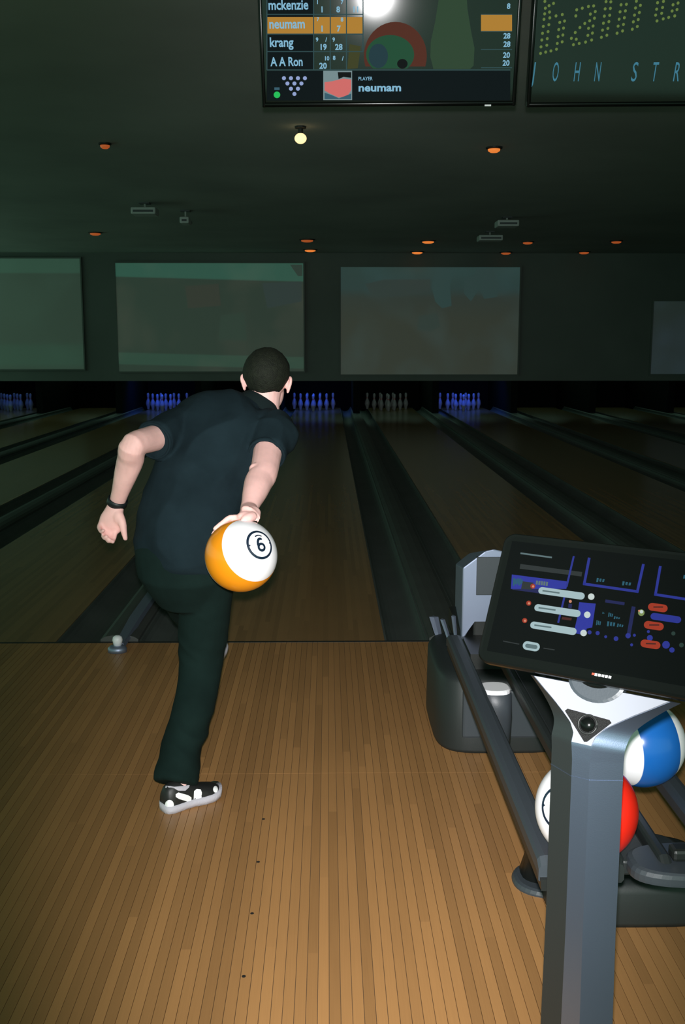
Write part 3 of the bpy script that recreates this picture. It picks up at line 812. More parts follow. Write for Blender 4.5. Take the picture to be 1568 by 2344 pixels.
# ================================================================== SCORING TERMINAL
TA, TT, TD = R(34.5), R(27.77), 1.90
BL = CAM + ray(1088, 1512) * TD
EX = Vector((math.cos(TA), -math.sin(TA), 0))
EN = Vector((-math.sin(TA) * math.cos(TT), -math.cos(TA) * math.cos(TT), math.sin(TT)))
EY = EN.cross(EX)
MH = .2471 * TD / 1.85
MW = MH * 1.70
EB = Vector((math.sin(TA), math.cos(TA), 0))                 # level, away from the viewer
def mon_uv(px, py):
    q = at_plane(px, py, BL, EN) - BL
    return q.dot(EX), q.dot(EY)
MID = BL + EX * (MW / 2)
term = empty('scoring_terminal', (MID.x, MID.y, 0)); term.rotation_euler = (0, 0, -TA)
TM = Matrix.Translation((MID.x, MID.y, 0)) @ Matrix.Rotation(-TA, 4, 'Z')
def tl(p): return TM.inverted() @ p
# monitor parts live in the tilted frame of the display
DM = Matrix(((EX.x, EY.x, EN.x, BL.x), (EX.y, EY.y, EN.y, BL.y), (EX.z, EY.z, EN.z, BL.z), (0, 0, 0, 1)))
LOC = TM.inverted() @ DM
bm = bmesh.new()
def rrect(x0, x1, y0, y1, r, n=6):
    out = []
    for cx, cy, a in ((x1 - r, y1 - r, 0), (x0 + r, y1 - r, 90), (x0 + r, y0 + r, 180), (x1 - r, y0 + r, 270)):
        for k in range(n + 1):
            t = R(a + 90 * k / n); out.append((cx + r * math.cos(t), cy + r * math.sin(t)))
    return out
def inset(P, d, z):
    cx, cy = MW / 2, MH / 2
    return [Vector((cx + (x - cx) * (1 - 2 * d / MW), cy + (y - cy) * (1 - 2 * d / MH), z)) for x, y in P]
P = rrect(0, MW, 0, MH, .022)
loft(bm, [inset(P, .02, -.045), inset(P, .003, -.035), inset(P, 0, -.02), inset(P, 0, -.004), inset(P, .0025, 0), inset(P, .007, -.0006)])
mon = bm_obj('touchscreen', bm, 'blackgloss', term); mon.matrix_local = LOC
bm = bmesh.new(); box(bm, .018, MW - .018, .022, MH - .016, -.004, .0003)
bm_obj('display_glass', bm, 'glass', mon)
glow('tm_blue', (.028, .042, .42), .75); glow('tm_line', (.022, .036, .32), .8); glow('tm_pill', (.40, .55, .58), .9); glow('tm_red', (.55, .055, .020), .6)
glow('tm_cyan', (.02, .12, .18), .8); glow('tm_green', (.02, .05, .04), .8); glow('tm_warm', (.75, .30, .18), .8); glow('tm_white', (.62, .72, .70), .9); glow('tm_ink', (.10, .16, .17), 1.0)
glow('tm_deep', (.010, .016, .10), .8); glow('tm_lime', (.25, .35, .12), .8); glow('tm_grey', (.02, .028, .028), 1.0); glow('tm_maroon', (.06, .012, .008), 1.0)
def q(cx, cy): return (1040 + cx * .33673, 1180 + cy * .33673)
def ui(name, poly, m, h=.0008): return tv_quad(name, [q(*p) for p in poly], m, mon, h, mon_uv)
def pill(name, x0, y0, x1, y1, w, m, h=.0012):
    a, b = Vector(mon_uv(*q(x0, y0))), Vector(mon_uv(*q(x1, y1)))
    d = (b - a); d.y = 0; d.normalize()
    w *= .5 * .33673 * TD / FPX / .96
    n = Vector((-d.y, d.x)); P = []
    a = a + d * w; b = Vector((b.x, a.y)) - d * w
    for k in range(9):
        t = math.pi / 2 + math.pi * k / 8; P.append(a + d * (w * math.cos(t)) + n * (w * math.sin(t)))
    for k in range(9):
        t = -math.pi / 2 + math.pi * k / 8; P.append(b + d * (w * math.cos(t)) + n * (w * math.sin(t)))
    bm = bmesh.new(); bm.faces.new([bm.verts.new((p.x, p.y, h)) for p in P]); return bm_obj(name, bm, m, mon)
def stroke(name, pts, w, m, h=.0009):
    w *= .5
    for (x0, y0), (x1, y1) in zip(pts, pts[1:]):
        d = Vector((x1 - x0, y1 - y0)).normalized(); n = Vector((-d.y, d.x)) * w; e = d * w * .8
        ui(name, [(x0 - e.x + n.x, y0 - e.y + n.y), (x1 + e.x + n.x, y1 + e.y + n.y), (x1 + e.x - n.x, y1 + e.y - n.y), (x0 - e.x - n.x, y0 - e.y - n.y)], m, h)
def dot(name, cx, cy, r, m, h=.0013): ui(name, disc(cx, cy, r, r, 20), m, h)
stroke('header_line', [(455, 258), (660, 286)], 11, 'tm_ink')
ui('dim_banner', [(450, 330), (870, 385), (865, 415), (445, 362)], 'tm_grey', .0005)
ui('blue_banner', [(392, 402), (775, 450), (762, 500), (385, 500)], 'tm_blue')
ui('blue_banner', [(400, 468), (700, 508), (690, 545), (395, 505)], 'tm_deep', .0006)
ui('banner_shape', [(465, 448), (540, 458), (530, 505), (455, 500)], 'tm_grey', .0011)
for k in range(6): ui('banner_glyph', [(402 + k * 11, 428 + (k % 3) * 6), (412 + k * 11, 424 + (k % 2) * 8), (410 + k * 11, 478 - (k % 3) * 9), (400 + k * 11, 480 - (k % 2) * 12)], 'tm_cyan', .0012)
for k in range(5): ui('banner_glyph', [(558 + k * 17, 443 + k * 2), (571 + k * 17, 445 + k * 2), (567 + k * 17, 472 + k * 2), (554 + k * 17, 470 + k * 2)], 'tm_ink', .0012)
stroke('blue_rule', [(812, 282), (765, 480)], 13, 'tm_line'); stroke('blue_rule', [(752, 545), (708, 725)], 13, 'tm_line')
stroke('blue_frame', [(917, 295), (884, 466), (1245, 518), (1285, 338)], 18, 'tm_line')
stroke('blue_frame', [(1400, 352), (1368, 538), (1640, 580), (1680, 400)], 18, 'tm_line')
for (a, b, c_x, c_y) in ((970, 425, 60, 28), (1145, 448, 66, 28), (1010, 655, 14, 14), (1050, 660, 34, 30), (1088, 685, 45, 20), (968, 712, 34, 34), (1042, 720, 60, 34), (1110, 735, 46, 24), (1560, 405, 60, 25)):
    for k in range(3):
        ui('tile_glyph', [(a + c_x * k / 3, b + 4 * k), (a + c_x * (k + .65) / 3, b + 4 * k + 2), (a + c_x * (k + .55) / 3 - 3, b + c_y), (a + c_x * k / 3 - 4, b + c_y - 5 * (k % 2))], 'tm_cyan', .001)
stroke('tile_caption', [(1035, 583), (1150, 600)], 20, 'tm_deep')
ui('blue_tile', [(850, 590), (962, 600), (938, 762), (900, 770), (895, 815), (812, 800), (835, 700)], 'tm_blue')
stroke('blue_rule', [(1218, 630), (1185, 815)], 26, 'tm_deep', .0007)
for (a, b, r_) in ((1100, 838, 16), (1182, 818, 18), (1225, 815, 10), (1030, 825, 10), (1330, 833, 20), (1320, 790, 10), (1440, 880, 26), (1480, 915, 18), (1206, 880, 10), (920, 795, 14), (975, 800, 14)):
    dot('blue_bead', a, b, r_, 'tm_line', .0009)
for k, (x0, y0, x1, y1) in enumerate(((573, 508, 888, 548), (546, 624, 860, 668), (518, 742, 833, 788))):
    pill('name_field', x0, y0, x1, y1, 46, 'tm_pill')
    stroke('field_text', [(x0 + 32, y0 + 5), (x0 + 140, y0 + 20)], 10, 'tm_ink', .0016)
for x, y in ((932, 553), (905, 676), (880, 800)): dot('round_button', x, y, 22, 'tm_white')
for x, y in ((535, 482), (507, 597), (480, 715)): dot('red_bead', x, y, 17, 'tm_red', .0012); dot('bead_shine', x + 3, y + 2, 8, 'tm_warm', .0018)
pill('done_button', 467, 880, 583, 894, 56, 'tm_pill'); pill('button_face', 484, 884, 568, 893, 26, 'tm_ink', .0016)
stroke('footer_line', [(335, 855), (440, 875)], 7, 'tm_grey'); stroke('footer_line', [(610, 903), (680, 914)], 7, 'tm_grey')
ui('tile_figure', [(782, 575), (800, 577), (802, 625), (775, 622)], 'tm_warm', .001) if False else dot('tile_figure', 790, 585, 10, 'tm_warm')
ui('tile_figure', [(778, 600), (802, 603), (798, 632), (774, 628)], 'tm_deep', .001); ui('tile_figure', [(735, 690), (800, 698), (796, 715), (730, 707)], 'tm_maroon', .001)
for x0, y0, x1, y1 in ((1318, 618, 1452, 630), (1290, 740, 1426, 752), (1267, 866, 1403, 880)): pill('red_button', x0, y0, x1, y1, 48, 'tm_red'); stroke('button_text', [(x0 + 40, y0 + 6), (x1 - 35, y1 - 6)], 9, 'tm_maroon', .0016)
pill('blue_button', 1335, 683, 1545, 702, 42, 'tm_line')
dot('green_bead', 1272, 662, 22, 'tm_lime', .0011); dot('bead_shine', 1274, 656, 12, 'tm_white', .0018); dot('bead_shine', 1258, 650, 7, 'tm_warm', .0019)
dot('green_bead', 1490, 803, 14, 'tm_green'); dot('green_bead', 1545, 882, 16, 'tm_green')
# maker's mark on the lower frame
u, v = mon_uv(1373, 1546)
bm = bmesh.new()
for k in range(5): box(bm, u - .009 + k * .0062, u - .0045 + k * .0062, v - .0022, v + .0022, 0, .0008)
bm_obj('frame_badge', bm, 'white', mon)
bm = bmesh.new(); box(bm, u - .014, u - .010, v - .0015, v + .0022, 0, .0008); bm_obj('frame_badge', bm, mat('badge_red', (.7, .06, .03), .4), mon)

# post and yoke: one swept body, narrow below, spreading to carry the display
plate_top = at_plane(1372, 1576, BL - EN * .030, EN)
tip = at_plane(1331, 1706, BL - EN * .030, EN)
PT, TP = tl(plate_top), tl(tip)
dv = (PT - TP); ln = math.hypot(dv.y, dv.z)
ty = Vector((0, dv.y, dv.z)).normalized()
def section(o, back, s, outx, depth, dback):
    pts = [(-s, 0), (s, 0), (outx, depth), (outx * .70, dback), (-outx * .70, dback), (-outx, depth)]
    return [o + Vector((x, 0, 0)) + back * y for x, y in pts]
cx0 = TP.x; cx1 = PT.x
rows = []
bvec = Vector((0, 1, 0))
for z, s, outx in ((0.0, .020, .072), (.25, .018, .069), (.50, .016, .066), (TP.z - .03, .016, .066)):
    rows.append(section(Vector((cx0, TP.y, z)), bvec, s, outx, .030, .085))
bt = Vector((0, math.cos(TT), -math.sin(TT)))
for t, s, outx, d in ((0.02, .019, .067, .030), (.18, .021, .068, .028), (.34, .032, .072, .026), (.5, .052, .083, .024), (.66, .074, .098, .022), (.82, .098, .115, .020), (1.0, .124, .137, .018)):
    rows.append(section(Vector((cx0 + (cx1 - cx0) * t, TP.y, TP.z)) + ty * (ln * t), bt.lerp(bvec, .4), s, outx, d, .06 - .02 * t))
fine = []
for i in range(len(rows) - 1):
    n_ = 1 if i < 3 else 4
    for j in range(n_):
        t = j / n_
        p0, p1, p2, p3 = rows[max(i - 1, 0)], rows[i], rows[i + 1], rows[min(i + 2, len(rows) - 1)]
        fine.append([0.5 * ((2 * b) + (c - a) * t + (2 * a - 5 * b + 4 * c - d) * t * t + (3 * b - a - 3 * c + d) * t ** 3) if i > 3 else b.lerp(c, t) for a, b, c, d in zip(p0, p1, p2, p3)])
fine.append(rows[-1])
bm = bmesh.new(); loft(bm, fine)
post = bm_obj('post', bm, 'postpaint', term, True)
post.data.set_sharp_from_angle(angle=R(17))
post.data.materials.append(M['darkgrey'])          # darker flanks: shade on the post's oblique side put into the colour
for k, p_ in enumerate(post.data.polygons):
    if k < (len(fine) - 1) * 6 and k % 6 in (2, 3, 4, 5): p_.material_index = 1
# pale face plate lying on the yoke
bm = bmesh.new()
prs = []
for t, s in ((0.02, .018), (.18, .020), (.34, .031), (.5, .051), (.66, .073), (.82, .097), (1.0, .123)):
    o_ = Vector((cx0 + (cx1 - cx0) * t, TP.y, TP.z)) + ty * (ln * t)
    nrm = Vector((0, -ty.z, ty.y)) * 1.0
    nrm = Vector((0, -math.cos(TT), math.sin(TT)))
    prs.append([o_ + Vector((-s, 0, 0)) + nrm * .0005, o_ + Vector((s, 0, 0)) + nrm * .0005, o_ + Vector((s * .985, 0, 0)) + nrm * .003, o_ + Vector((-s * .985, 0, 0)) + nrm * .003])
loft(bm, prs); bm_obj('face_plate', bm, 'plate', post)
bm = bmesh.new(); zj = tl(at_plane(1331, 1782, tip, Vector((EN.x, EN.y, 0)).normalized())).z
loft(bm, [section(Vector((cx0, TP.y - .0006, z)), bvec, .0165, .0668, .030, .0862) for z in (zj - .0007, zj + .0007)]); bm_obj('joint_line', bm, 'postpaint', post)
# speaker
def plate_pt(px, py, h=.0035): return tl(at_plane(px, py, tip + EN * h, EN))
bm = bmesh.new()
tri = [(1293, 1627), (1299, 1622), (1395, 1648), (1400, 1655), (1344, 1698), (1337, 1698)]
loft(bm, [[plate_pt(x, y, h) for x, y in tri] for h in (.003, .0045)]); gr = bm_obj('speaker_grille', bm, mat('grille_mesh', (.020, .020, .020), .5, bump=(900, 1.0, .004)), post)
bm = bmesh.new()
for (px, py, rad, h) in ((1345, 1658, .0135, .009),):
    c = plate_pt(px, py, .004); nn = Vector((0, -math.cos(TT), math.sin(TT)))
    ellipsoid(bm, c, (Vector((rad, 0, 0)), ty.normalized() * rad, nn * h), 20, 10)
bm_obj('speaker_dome', bm, 'blackgloss', gr, True)
bm = bmesh.new(); c = plate_pt(1345, 1658, .005); pts = [(c + Vector((.0165 * math.cos(k * math.pi / 12), 0, 0)) + ty * (.0165 * math.sin(k * math.pi / 12)), .0018) for k in range(25)]
tube(bm, pts, Vector((0, 1, .2)), 8, False); bm_obj('speaker_ring', bm, 'black', gr, True)
# swivel under the display
nn = Vector((0, -math.cos(TT), math.sin(TT)))
c = plate_pt(1368, 1556, .0)
bm = bmesh.new(); loft(bm, [ring(c + nn * h, nn, a, a * .8, Vector((1, 0, 0)), 32) for h, a in ((-.01, .052), (.004, .052), (.006, .046))]); bm_obj('swivel_dish', bm, 'midgrey', post, False)
c = plate_pt(1368, 1550, .0)
bm = bmesh.new(); loft(bm, [ring(c + nn * h, nn, a, a * .62, Vector((1, 0, 0)), 32) for h, a in ((-.01, .034), (.008, .034), (.011, .030))]); bm_obj('swivel_knob', bm, 'blackgloss', post, False)
# foot on the floor
bm = rounded_slab(cx0, TP.y + .05, .13, .11, 0, .02, sq=3, bev=.006); bm_obj('base_plate', bm, 'darkgrey', term)
tag(term, 'touchscreen scoring terminal on a grey post at the right', 'terminal')

# ================================================================== THE BOWLER
person = empty('person', atZ(420, 1850, 0))
def pc(o): return world_child(o, person)
X1 = Vector((1, 0, 0))
# joints
NECK = atY(607, 925, 3.72); HEAD = atY(611, 868, 3.74)
LSH, LEL, LWR = atY(398, 988, 3.58), atY(309, 1018, 3.34), atY(268, 1150, 3.44)
RSH, REL, RWR = atY(626, 985, 3.60), atY(600, 1082, 3.36), atY(569, 1166, 3.13)
LHIP, RHIP = atY(372, 1275, 3.45), atY(478, 1278, 3.42)
RKN, RAN = atY(463, 1490, 3.53), atY(406, 1792, 3.25)
LKN, LAN = atY(430, 1380, 3.77), atY(482, 1470, 4.05)
body = bmesh.new()
# head: skull, jaw, face
hp = R(6)                                       # chin drops as he bends
HF = Vector((0.10, math.cos(hp), -math.sin(hp))).normalized()       # where the face points
HR = Vector((math.cos(.02), -.10, -.06)).normalized(); HR = (HR - HF * HR.dot(HF)).normalized()
HU = HR.cross(HF)
def hd(x, y, z): return HEAD + HR * x + HF * y + HU * z
ellipsoid(body, hd(0, -.012, .015), (HR * .077, HF * .094, HU * .090))
ellipsoid(body, hd(0, .025, -.045), (HR * .062, HF * .068, HU * .078))
ellipsoid(body, hd(0, .060, -.085), (HR * .036, HF * .034, HU * .032))
tube(body, [(hd(0, .082, .012), .009), (hd(0, .101, -.022), .013), (hd(0, .100, -.032), .014)], HR, 10)       # nose
for s in (-1, 1):
    ellipsoid(body, hd(.031 * s, .074, .010), (HR * .014, HF * .010, HU * .010), 12, 8)
    tube(body, [(hd(.012 * s, .086, .026), .006), (hd(.042 * s, .078, .028), .006)], HU, 8)                     # brow
    ellipsoid(body, hd(.020 * s, .082, -.020), (HR * .022, HF * .014, HU * .018), 12, 8)
    # ear: rim and lobe
    dz = -.016
    e = [hd(s * .079, -.002, -.026 + dz), hd(s * .085, -.010, -.008 + dz), hd(s * .090, -.016, .012 + dz), hd(s * .087, -.008, .026 + dz), hd(s * .078, .006, .022 + dz)]
    tube(body, smooth_path([(e[0], .0065, .006), (e[1], .007, .006), (e[2], .0075, .006), (e[3], .007, .006), (e[4], .006, .006)], 3), HF, 10)
    ellipsoid(body, hd(s * .079, .0, .002 + dz), (HR * .008, HF * .014, HU * .024), 12, 8)
tube(body, [(hd(-.02, .088, -.060), .0065), (hd(0, .092, -.060), .008), (hd(.02, .088, -.060), .0065)], HU, 8)   # lips
# neck and trunk under the shirt
tube(body, smooth_path([(hd(0, -.020, -.03), .058, .060), (hd(0, -.022, -.085), .054, .056), (NECK + Vector((-.004, 0, -.02)), .053, .055), (atY(588, 964, 3.70), .046, .044)], 3), X1, 20)
TR = [(425, 1245, 3.42, .15, .11), (440, 1160, 3.47, .145, .10), (470, 1085, 3.53, .155, .10), (498, 1025, 3.58, .17, .10), (520, 985, 3.63, .155, .085), (556, 968, 3.67, .088, .058)]
tube(body, [(atY(a, b, c), d, e) for a, b, c, d, e in TR], Vector((1, -.12, -.05)), 24)
# arms
def lerp(a, b, t): return a.lerp(b, t)
LB = Vector((-.004, -.012, 0))
tube(body, smooth_path([(LSH, .050), (lerp(LSH, LEL, .5), .045), (LEL + LB, .041), (lerp(LEL, LWR, .22), .0445), (lerp(LEL, LWR, .5), .039), (lerp(LEL, LWR, .8), .030), (LWR, .027, .024), (LWR + (LWR - LEL) * .08, .028, .022)], 4), Vector((1, .2, 0)), 18)
tube(body, smooth_path([(RSH, .055), (lerp(RSH, REL, .5), .050), (REL + Vector((.006, -.012, 0)), .046), (lerp(REL, RWR, .25), .046), (lerp(REL, RWR, .55), .040), (lerp(REL, RWR, .85), .030), (RWR, .027, .026)], 4), X1, 18)
ellipsoid(body, REL + Vector((-.022, -.030, .014)), (X1 * .020, Vector((0, .018, 0)), Vector((0, 0, .022))), 12, 8)       # elbow points
ellipsoid(body, LEL + Vector((-.016, -.010, .008)), (X1 * .020, Vector((0, .020, 0)), Vector((0, 0, .022))), 12, 8)
# left hand, palm to the viewer, fingers curling
HY0 = 3.43
def lh(x, y, dy=0): return atY(x, y, HY0 + dy)
tube(body, smooth_path([(LWR, .027, .022), (lh(262, 1168), .032, .019), (lh(258, 1186), .042, .019), (lh(253, 1202), .042, .017), (lh(250, 1210), .038, .014)], 3), X1, 18)
for pts, r0 in (([(231, 1196, 0), (227, 1207, -.018), (232, 1217, -.040), (237, 1214, -.050)], .0088),
                ([(241, 1203, 0), (236, 1220, -.016), (239, 1231, -.038), (244, 1228, -.050)], .0098),
                ([(253, 1206, 0), (248, 1226, -.012), (248, 1238, -.034), (251, 1236, -.046)], .0102),
                ([(266, 1204, 0), (263, 1223, -.008), (259, 1237, -.026), (258, 1240, -.038)], .0100)):
    tube(body, smooth_path([(lh(x, y, d), r0 * (1 - .09 * k)) for k, (x, y, d) in enumerate(pts)], 4), X1, 10)
tube(body, smooth_path([(lh(270, 1174, -.006), .016), (lh(279, 1194, -.018), .0145), (lh(283, 1214, -.022), .0115), (lh(287, 1233, -.020), .0085)], 4), X1, 12)
ellipsoid(body, lh(272, 1185, -.012), (X1 * .020, Vector((0, .016, 0)), Vector((0, 0, .026))), 12, 8)
# right hand spread over the far top of the ball
def on(u, v, w, k=0.0): return BALL + vdir(u, v, w) * (BR + k)
tube(body, smooth_path([(RWR, .027, .025), (on(.20, .97, -.20, .020), .036, .020), (on(.02, .97, -.36, .013), .042, .018), (on(-.16, .93, -.44, .009), .040, .015)], 3), Vector((.3, 1, 0)), 16)
for path, r0 in (([(.04, .99, -.14), (-.26, .95, -.12), (-.50, .86, -.10), (-.70, .71, -.12)], .0105),
                 ([(-.04, .95, -.30), (-.36, .88, -.32), (-.60, .74, -.32), (-.78, .58, -.30)], .0105),
                 ([(-.10, .88, -.48), (-.38, .78, -.50), (-.60, .62, -.52), (-.72, .48, -.54)], .0100),
                 ([(-.08, .80, -.62), (-.30, .68, -.68), (-.48, .52, -.72), (-.58, .38, -.74)], .0088)):
    tube(body, smooth_path([(on(*d, .005 + (.006 if k in (1,) else 0)), r0 * (1 - .08 * k)) for k, d in enumerate(path)], 4), X1, 10)
tube(body, smooth_path([(on(.26, .97, -.10, .014), .016), (on(.20, .985, .05, .008), .0145), (on(.12, .985, .14, .002), .0125), (on(.08, .97, .20, -.008), .011)], 4), X1, 12)      # thumb, into its hole
ellipsoid(body, on(.10, .99, -.06, .010), (X1 * .026, Vector((0, .022, 0)), Vector((0, 0, .016))), 14, 8)
# legs under the trousers
tube(body, smooth_path([(RHIP, .07), (lerp(RHIP, RKN, .5), .062), (RKN, .05), (lerp(RKN, RAN, .35), .048), (lerp(RKN, RAN, .75), .038), (RAN + Vector((.004, 0, -.02)), .036)], 4), X1, 16)
tube(body, smooth_path([(LHIP, .07), (lerp(LHIP, LKN, .5), .062), (LKN, .05), (lerp(LKN, LAN, .35), .046), (lerp(LKN, LAN, .75), .038), (LAN, .034)], 4), X1, 16)
bo = pc(remesh(body, 'body', 'skin', None, .0042, 3, .5))

# eyes
for s in (-1, 1):
    bm = bmesh.new(); ellipsoid(bm, hd(.031 * s, .0805, .010), (HR * .011, HF * .006, HU * .0055), 12, 8); e_ = pc(bm_obj('eye', bm, 'white', None, True))
    bm = bmesh.new(); ellipsoid(bm, hd(.031 * s, .0855, .010), (HR * .004, HF * .002, HU * .0045), 10, 6); pc(bm_obj('iris', bm, 'hole', None, True))

# hair: a cap with nape and temple line
bm = bmesh.new()
NP, NT = 48, 16
def hairline(phi):
    # phi 0 = face side, pi = nape; polar angle where the hair ends
    c = math.cos(phi)
    back = max(0, -c)
    side = abs(math.sin(phi))
    ear = math.exp(-((abs(math.pi - abs(phi - math.pi)) - R(86)) / .34) ** 2)
    return R(62) + R(78) * (back ** .42) + R(38) * (side ** 1.5) * (1 - back) - R(16) * ear + R(9) * math.exp(-((phi - math.pi - .12) / .42) ** 2) - R(3) + R(2.5) * noise.noise(Vector((phi * 4, 1.3, 0)))
def cap(k, inset_=0):
    rs = []
    for j in range(NT + 1):
        rr = []
        for i in range(NP):
            ph = 2 * math.pi * i / NP
            th = max(.02, hairline(ph) * j / NT)
            over = max(0, (th - math.pi / 2) / R(50))
            rad = math.sin(th) if th < math.pi / 2 else 1 - .36 * over ** 1.4
            x = rad * math.sin(ph); y = rad * math.cos(ph); z = math.cos(th) if th < math.pi / 2 else -over * .80
            n1 = 1 + .018 * noise.noise(Vector((x * 5, y * 5, z * 5))) + .010 * noise.noise(Vector((x * 19, y * 19, z * 19)))
            rr.append(hd(0, -.012, .015) + HR * (x * .079 * k * n1) + HF * (y * .094 * k * n1) + HU * (z * .090 * k * n1))
        rs.append(rr)
    return rs
outer, inner = cap(1.10), cap(1.0)
# feather the edge: last rings thin down to the skin
for j, kk in ((NT, 1.02), (NT - 1, 1.05), (NT - 2, 1.075)):
    src = cap(kk); outer[j] = src[j]
loft(bm, outer + inner[::-1])
pc(bm_obj('hair', bm, 'hair', None, True))

# shirt
bm = bmesh.new()
TRS = [(424, 1252, 3.42, .178, .138), (428, 1225, 3.43, .176, .134), (440, 1160, 3.47, .170, .128), (468, 1085, 3.53, .180, .128), (494, 1025, 3.58, .198, .126), (512, 985, 3.62, .192, .112), (533, 957, 3.66, .158, .092), (556, 946, 3.69, .100, .076), (576, 940, 3.71, .064, .064)]
tube(bm, smooth_path([(atY(a, b, c), d, e) for a, b, c, d, e in TRS], 3), Vector((1, -.12, -.04)), 32)
LHEM = atY(354, 1009, 3.455)
tube(bm, smooth_path([(atY(440, 985, 3.62), .088, .085), (LSH, .078), (lerp(LSH, LHEM, .5), .070), (LHEM, .064)], 3), Vector((0, 0, 1)), 20, False)
RHEM = atY(610, 1040, 3.468)
tube(bm, smooth_path([(atY(570, 992, 3.63), .082, .080), (RSH + Vector((.006, 0, -.004)), .077), (lerp(RSH, RHEM, .55), .070), (RHEM, .064)], 3), X1, 20, False)
shirt = pc(remesh(bm, 'shirt', 'shirt', None, .0065, 5, .5))
def fold(co, n):
    a = noise.noise(Vector((co.x * 5 + co.z * 3, co.y * 4, co.z * 7 - co.x * 6))) 
    b = noise.noise(Vector((co.x * 14 + co.z * 8, co.y * 10, co.z * 9 - co.x * 9)))
    return .010 * (1 - 2.4 * abs(a)) + .004 * b
disp(shirt, fold)
# sleeve hems
def hem(c, ax, r, name='sleeve_hem', w=.016, thick=.004, m='shirt'):
    bm = bmesh.new(); ax = ax.normalized()
    loft(bm, [ring(c + ax * h, ax, k, k, Vector((0.2, .3, 1)), 28) for h, k in ((-w, r), (-w * .5, r + thick), (w * .4, r + thick), (w * .55, r), (w * .4, r - thick), (-w, r - thick))] , cap=False)
    return bm_obj(name, bm, m, None, True)
for c, a, r_ in ((LHEM, LHEM - LSH, .060), (RHEM, RHEM - RSH, .061)):
    h = hem(c, a, r_); h.parent = shirt
# collar: a folded band round the leaning neck
NA = (vdir(.62, .64, -.42)).normalized()
bm = bmesh.new()
cc = atY(593, 935, 3.712)
rs = []
for h, k in ((-.036, .088), (-.014, .084), (.008, .077), (.024, .070), (.029, .066), (.026, .062), (.0, .060), (-.03, .060)):
    rs.append(ring(cc + NA * h, NA, k, k * 1.0, X1, 36))
loft(bm, rs, cap=False)
col = bm_obj('collar', bm, 'collar', None, True); col.parent = shirt

# trousers
bm = bmesh.new()
tube(bm, [(atY(424, 1225, 3.43), .160, .122), (atY(424, 1262, 3.42), .172, .130), (atY(425, 1310, 3.43), .168, .125), (atY(430, 1345, 3.45), .14, .10)], Vector((1, -.05, 0)), 28)
tube(bm, smooth_path([(RHIP, .100, .108), (atY(470, 1390, 3.50), .090, .095), (atY(463, 1490, 3.53), .080, .082), (atY(456, 1560, 3.49), .074, .074), (atY(432, 1660, 3.37), .068, .070), (atY(411, 1740, 3.29), .068, .072), (atY(402, 1790, 3.25), .071, .078)], 4), X1, 24, False)
tube(bm, smooth_path([(LHIP, .100, .105), (lerp(LHIP, LKN, .5) + Vector((0, -.01, 0)), .090), (LKN, .078), (lerp(LKN, LAN, .5), .066), (LAN + Vector((0, 0, .0)), .056)], 4), X1, 24, False)
tro = pc(remesh(bm, 'trousers', 'trouser', None, .007, 5, .5))
def fold2(co, n):
    low = max(0, 1 - abs(co.z - .16) / .16) + .6 * max(0, 1 - abs(co.z - .50) / .14)
    a = noise.noise(Vector((co.x * 6, co.y * 6, co.z * 16 + co.x * 10)))
    b = noise.noise(Vector((co.x * 5, co.y * 5, co.z * 5)))
    return .012 * low * (1 - 2 * abs(a)) * .8 + .005 * b
disp(tro, fold2)

# wristband
ax = (LWR - LEL).normalized()
bm = bmesh.new(); c0 = LWR - ax * .004
loft(bm, [ring(c0 + ax * h, ax, k, k * .93, Vector((1, .2, 0)), 28) for h, k in ((-.012, .0315), (-.011, .0345), (.011, .0345), (.012, .0315), (.011, .029), (-.011, .029))], cap=False)
pc(bm_obj('wristband', bm, 'band', None, True))

# shoes
def shoe(heel, toe, up, name, patches, tilt=0):
    """heel and toe on the ground line; sections along the foot"""
    d = (toe - heel); ln_ = d.length; d.normalize()
    up = (up - d * up.dot(d)).normalized(); sd = d.cross(up)     # right-hand side of the foot
    def wpos(t, x, z): return heel + d * (t * ln_) + sd * x + up * z
    # outsole
    prof = [(0.0, .018, .0), (.03, .032, 0), (.12, .039, 0), (.30, .038, .001), (.45, .040, .002), (.62, .048, .001), (.78, .050, .002), (.90, .042, .006), (.97, .026, .012), (1.0, .010, .015)]
    bm = bmesh.new(); rs = []
    for t, w, lift in prof:
        rs.append([wpos(t, x * w, z + lift) for x, z in ((-1, 0), (1, 0), (1.06, .012), (1.03, .026), (-1.03, .026), (-1.06, .012))])
    loft(bm, rs)
    bmesh.ops.recalc_face_normals(bm, faces=bm.faces)
    so = bm_obj('shoe', bm, 'sole', None, True)
    so.name = 'shoe'
    sole = so
    # upper
    prof2 = [(.02, .026, .070), (.07, .034, .086), (.16, .037, .094), (.28, .037, .096), (.38, .037, .090), (.5, .039, .074), (.62, .044, .062), (.75, .047, .054), (.87, .041, .047), (.95, .026, .038), (.985, .010, .030)]
    bm = bmesh.new(); rs = []
    for t, w, h in prof2:
        r_ = []
        for k in range(18):
            a = -math.pi * .12 + (math.pi * 1.24) * k / 17
            x = math.cos(a); z = math.sin(a)
            x = math.copysign(abs(x) ** .75, x)
            r_.append(wpos(t, x * w * .98, .020 + (h - .020) * max(z, -.05)))
        rs.append(r_)
    loft(bm, rs)
    upper = bm_obj('upper', bm, 'shoe', None, True)
    me_u = upper.data
    return sole, upper, wpos
heel = atZ(372, 1858, 0); toe = atZ(503, 1816, 0)
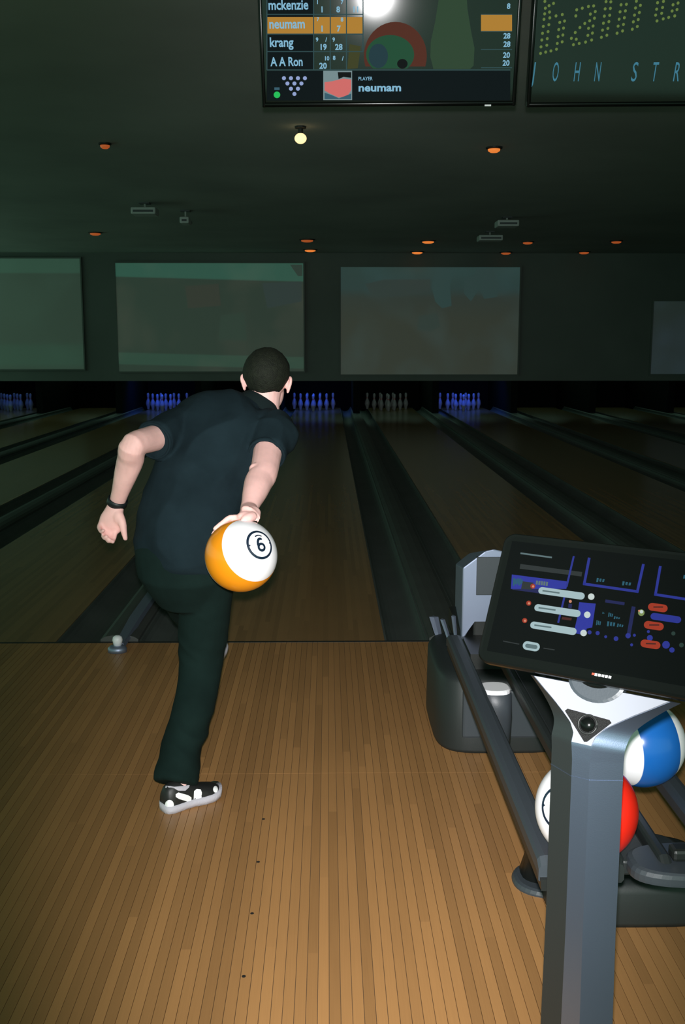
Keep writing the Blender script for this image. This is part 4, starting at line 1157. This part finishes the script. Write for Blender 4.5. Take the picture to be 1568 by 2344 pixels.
for which, (he, to, up_) in (('right', (heel, toe, Vector((0, 0, 1)))), ('left', (LAN + Vector((.006, -.075, -.105)), LAN + Vector((.006, .20, -.075)), Vector((0, -.1, 1))))):
    sole, upper, wp = shoe(he, to, up_, which, None)
    sr = empty('shoe', he) if False else None
    sole.name = 'outsole'; upper.name = 'shoe'
    pc(upper); sole.parent = upper; sole.matrix_parent_inverse = Matrix.Translation(-Vector(person.location)) @ Matrix.Identity(4)
    sole.matrix_parent_inverse = Matrix.Identity(4)
    upper['label'] = 'black shoe with white sole and reflective patches on the floor' if which == 'right' else 'other black shoe, raised in front of the standing leg'
    # reflective patches moulded to the outer side
    from mathutils.bvhtree import BVHTree
    vs = [v.co.copy() for v in upper.data.vertices]; tree = BVHTree.FromPolygons(vs, [tuple(p.vertices) for p in upper.data.polygons])
    if which == 'right':
        pats = [disc(388, 1842, 10, 11, 16), [(402, 1818), (408, 1814), (430, 1820), (438, 1825), (438, 1832), (430, 1835), (410, 1829), (402, 1824)],
                [(444, 1811), (450, 1806), (459, 1807), (462, 1814), (461, 1830), (456, 1837), (447, 1836), (443, 1829)], disc(493, 1807, 5.5, 7.5, 14),
                [(366, 1797), (380, 1799), (434, 1797), (432, 1803), (424, 1810), (408, 1810), (392, 1803), (366, 1804)]]
        for k, P in enumerate(pats):
            bm = bmesh.new(); top = []; ok = True
            cxm = sum(p[0] for p in P) / len(P); cym = sum(p[1] for p in P) / len(P)
            rings_ = []
            for s in (1.0, .6, .25):
                rr = []
                for (x, y) in P:
                    d_ = ray(cxm + (x - cxm) * s, cym + (y - cym) * s).normalized()
                    hit_ = tree.ray_cast(CAM, d_)
                    if hit_[0] is None:
                        near = tree.find_nearest(CAM + d_ * ((he + to) / 2 + Vector((0, 0, .05)) - CAM).length)
                        pt, nr = near[0], near[1]
                    else: pt, nr = hit_[0], hit_[1]
                    if nr.dot(d_) > 0: nr = -nr
                    rr.append(pt + nr * (.0022 if s < 1 else .0008))
                rings_.append(rr)
            loft(bm, rings_, cap=False); bm.faces.new([bm.verts.new(p) for p in rings_[-1]])
            o = bm_obj('reflective_patch' if k < 4 else 'padded_collar', bm, 'reflect' if k < 4 else 'sole', None, True)
            o.parent = upper
    else:
        # pale strip on the heel counter
        bm = bmesh.new()
        loft(bm, [[wp(t, x, z) for x, z in ((.030, .03), (.041, .03), (.041, .075), (.030, .075))] for t in (-.035, .03, .12)])
        o = bm_obj('reflective_patch', bm, 'reflect', None, True); o.parent = upper
tag(person, 'person in dark polo shirt and dark trousers, seen from behind, swinging a bowling ball', 'person')
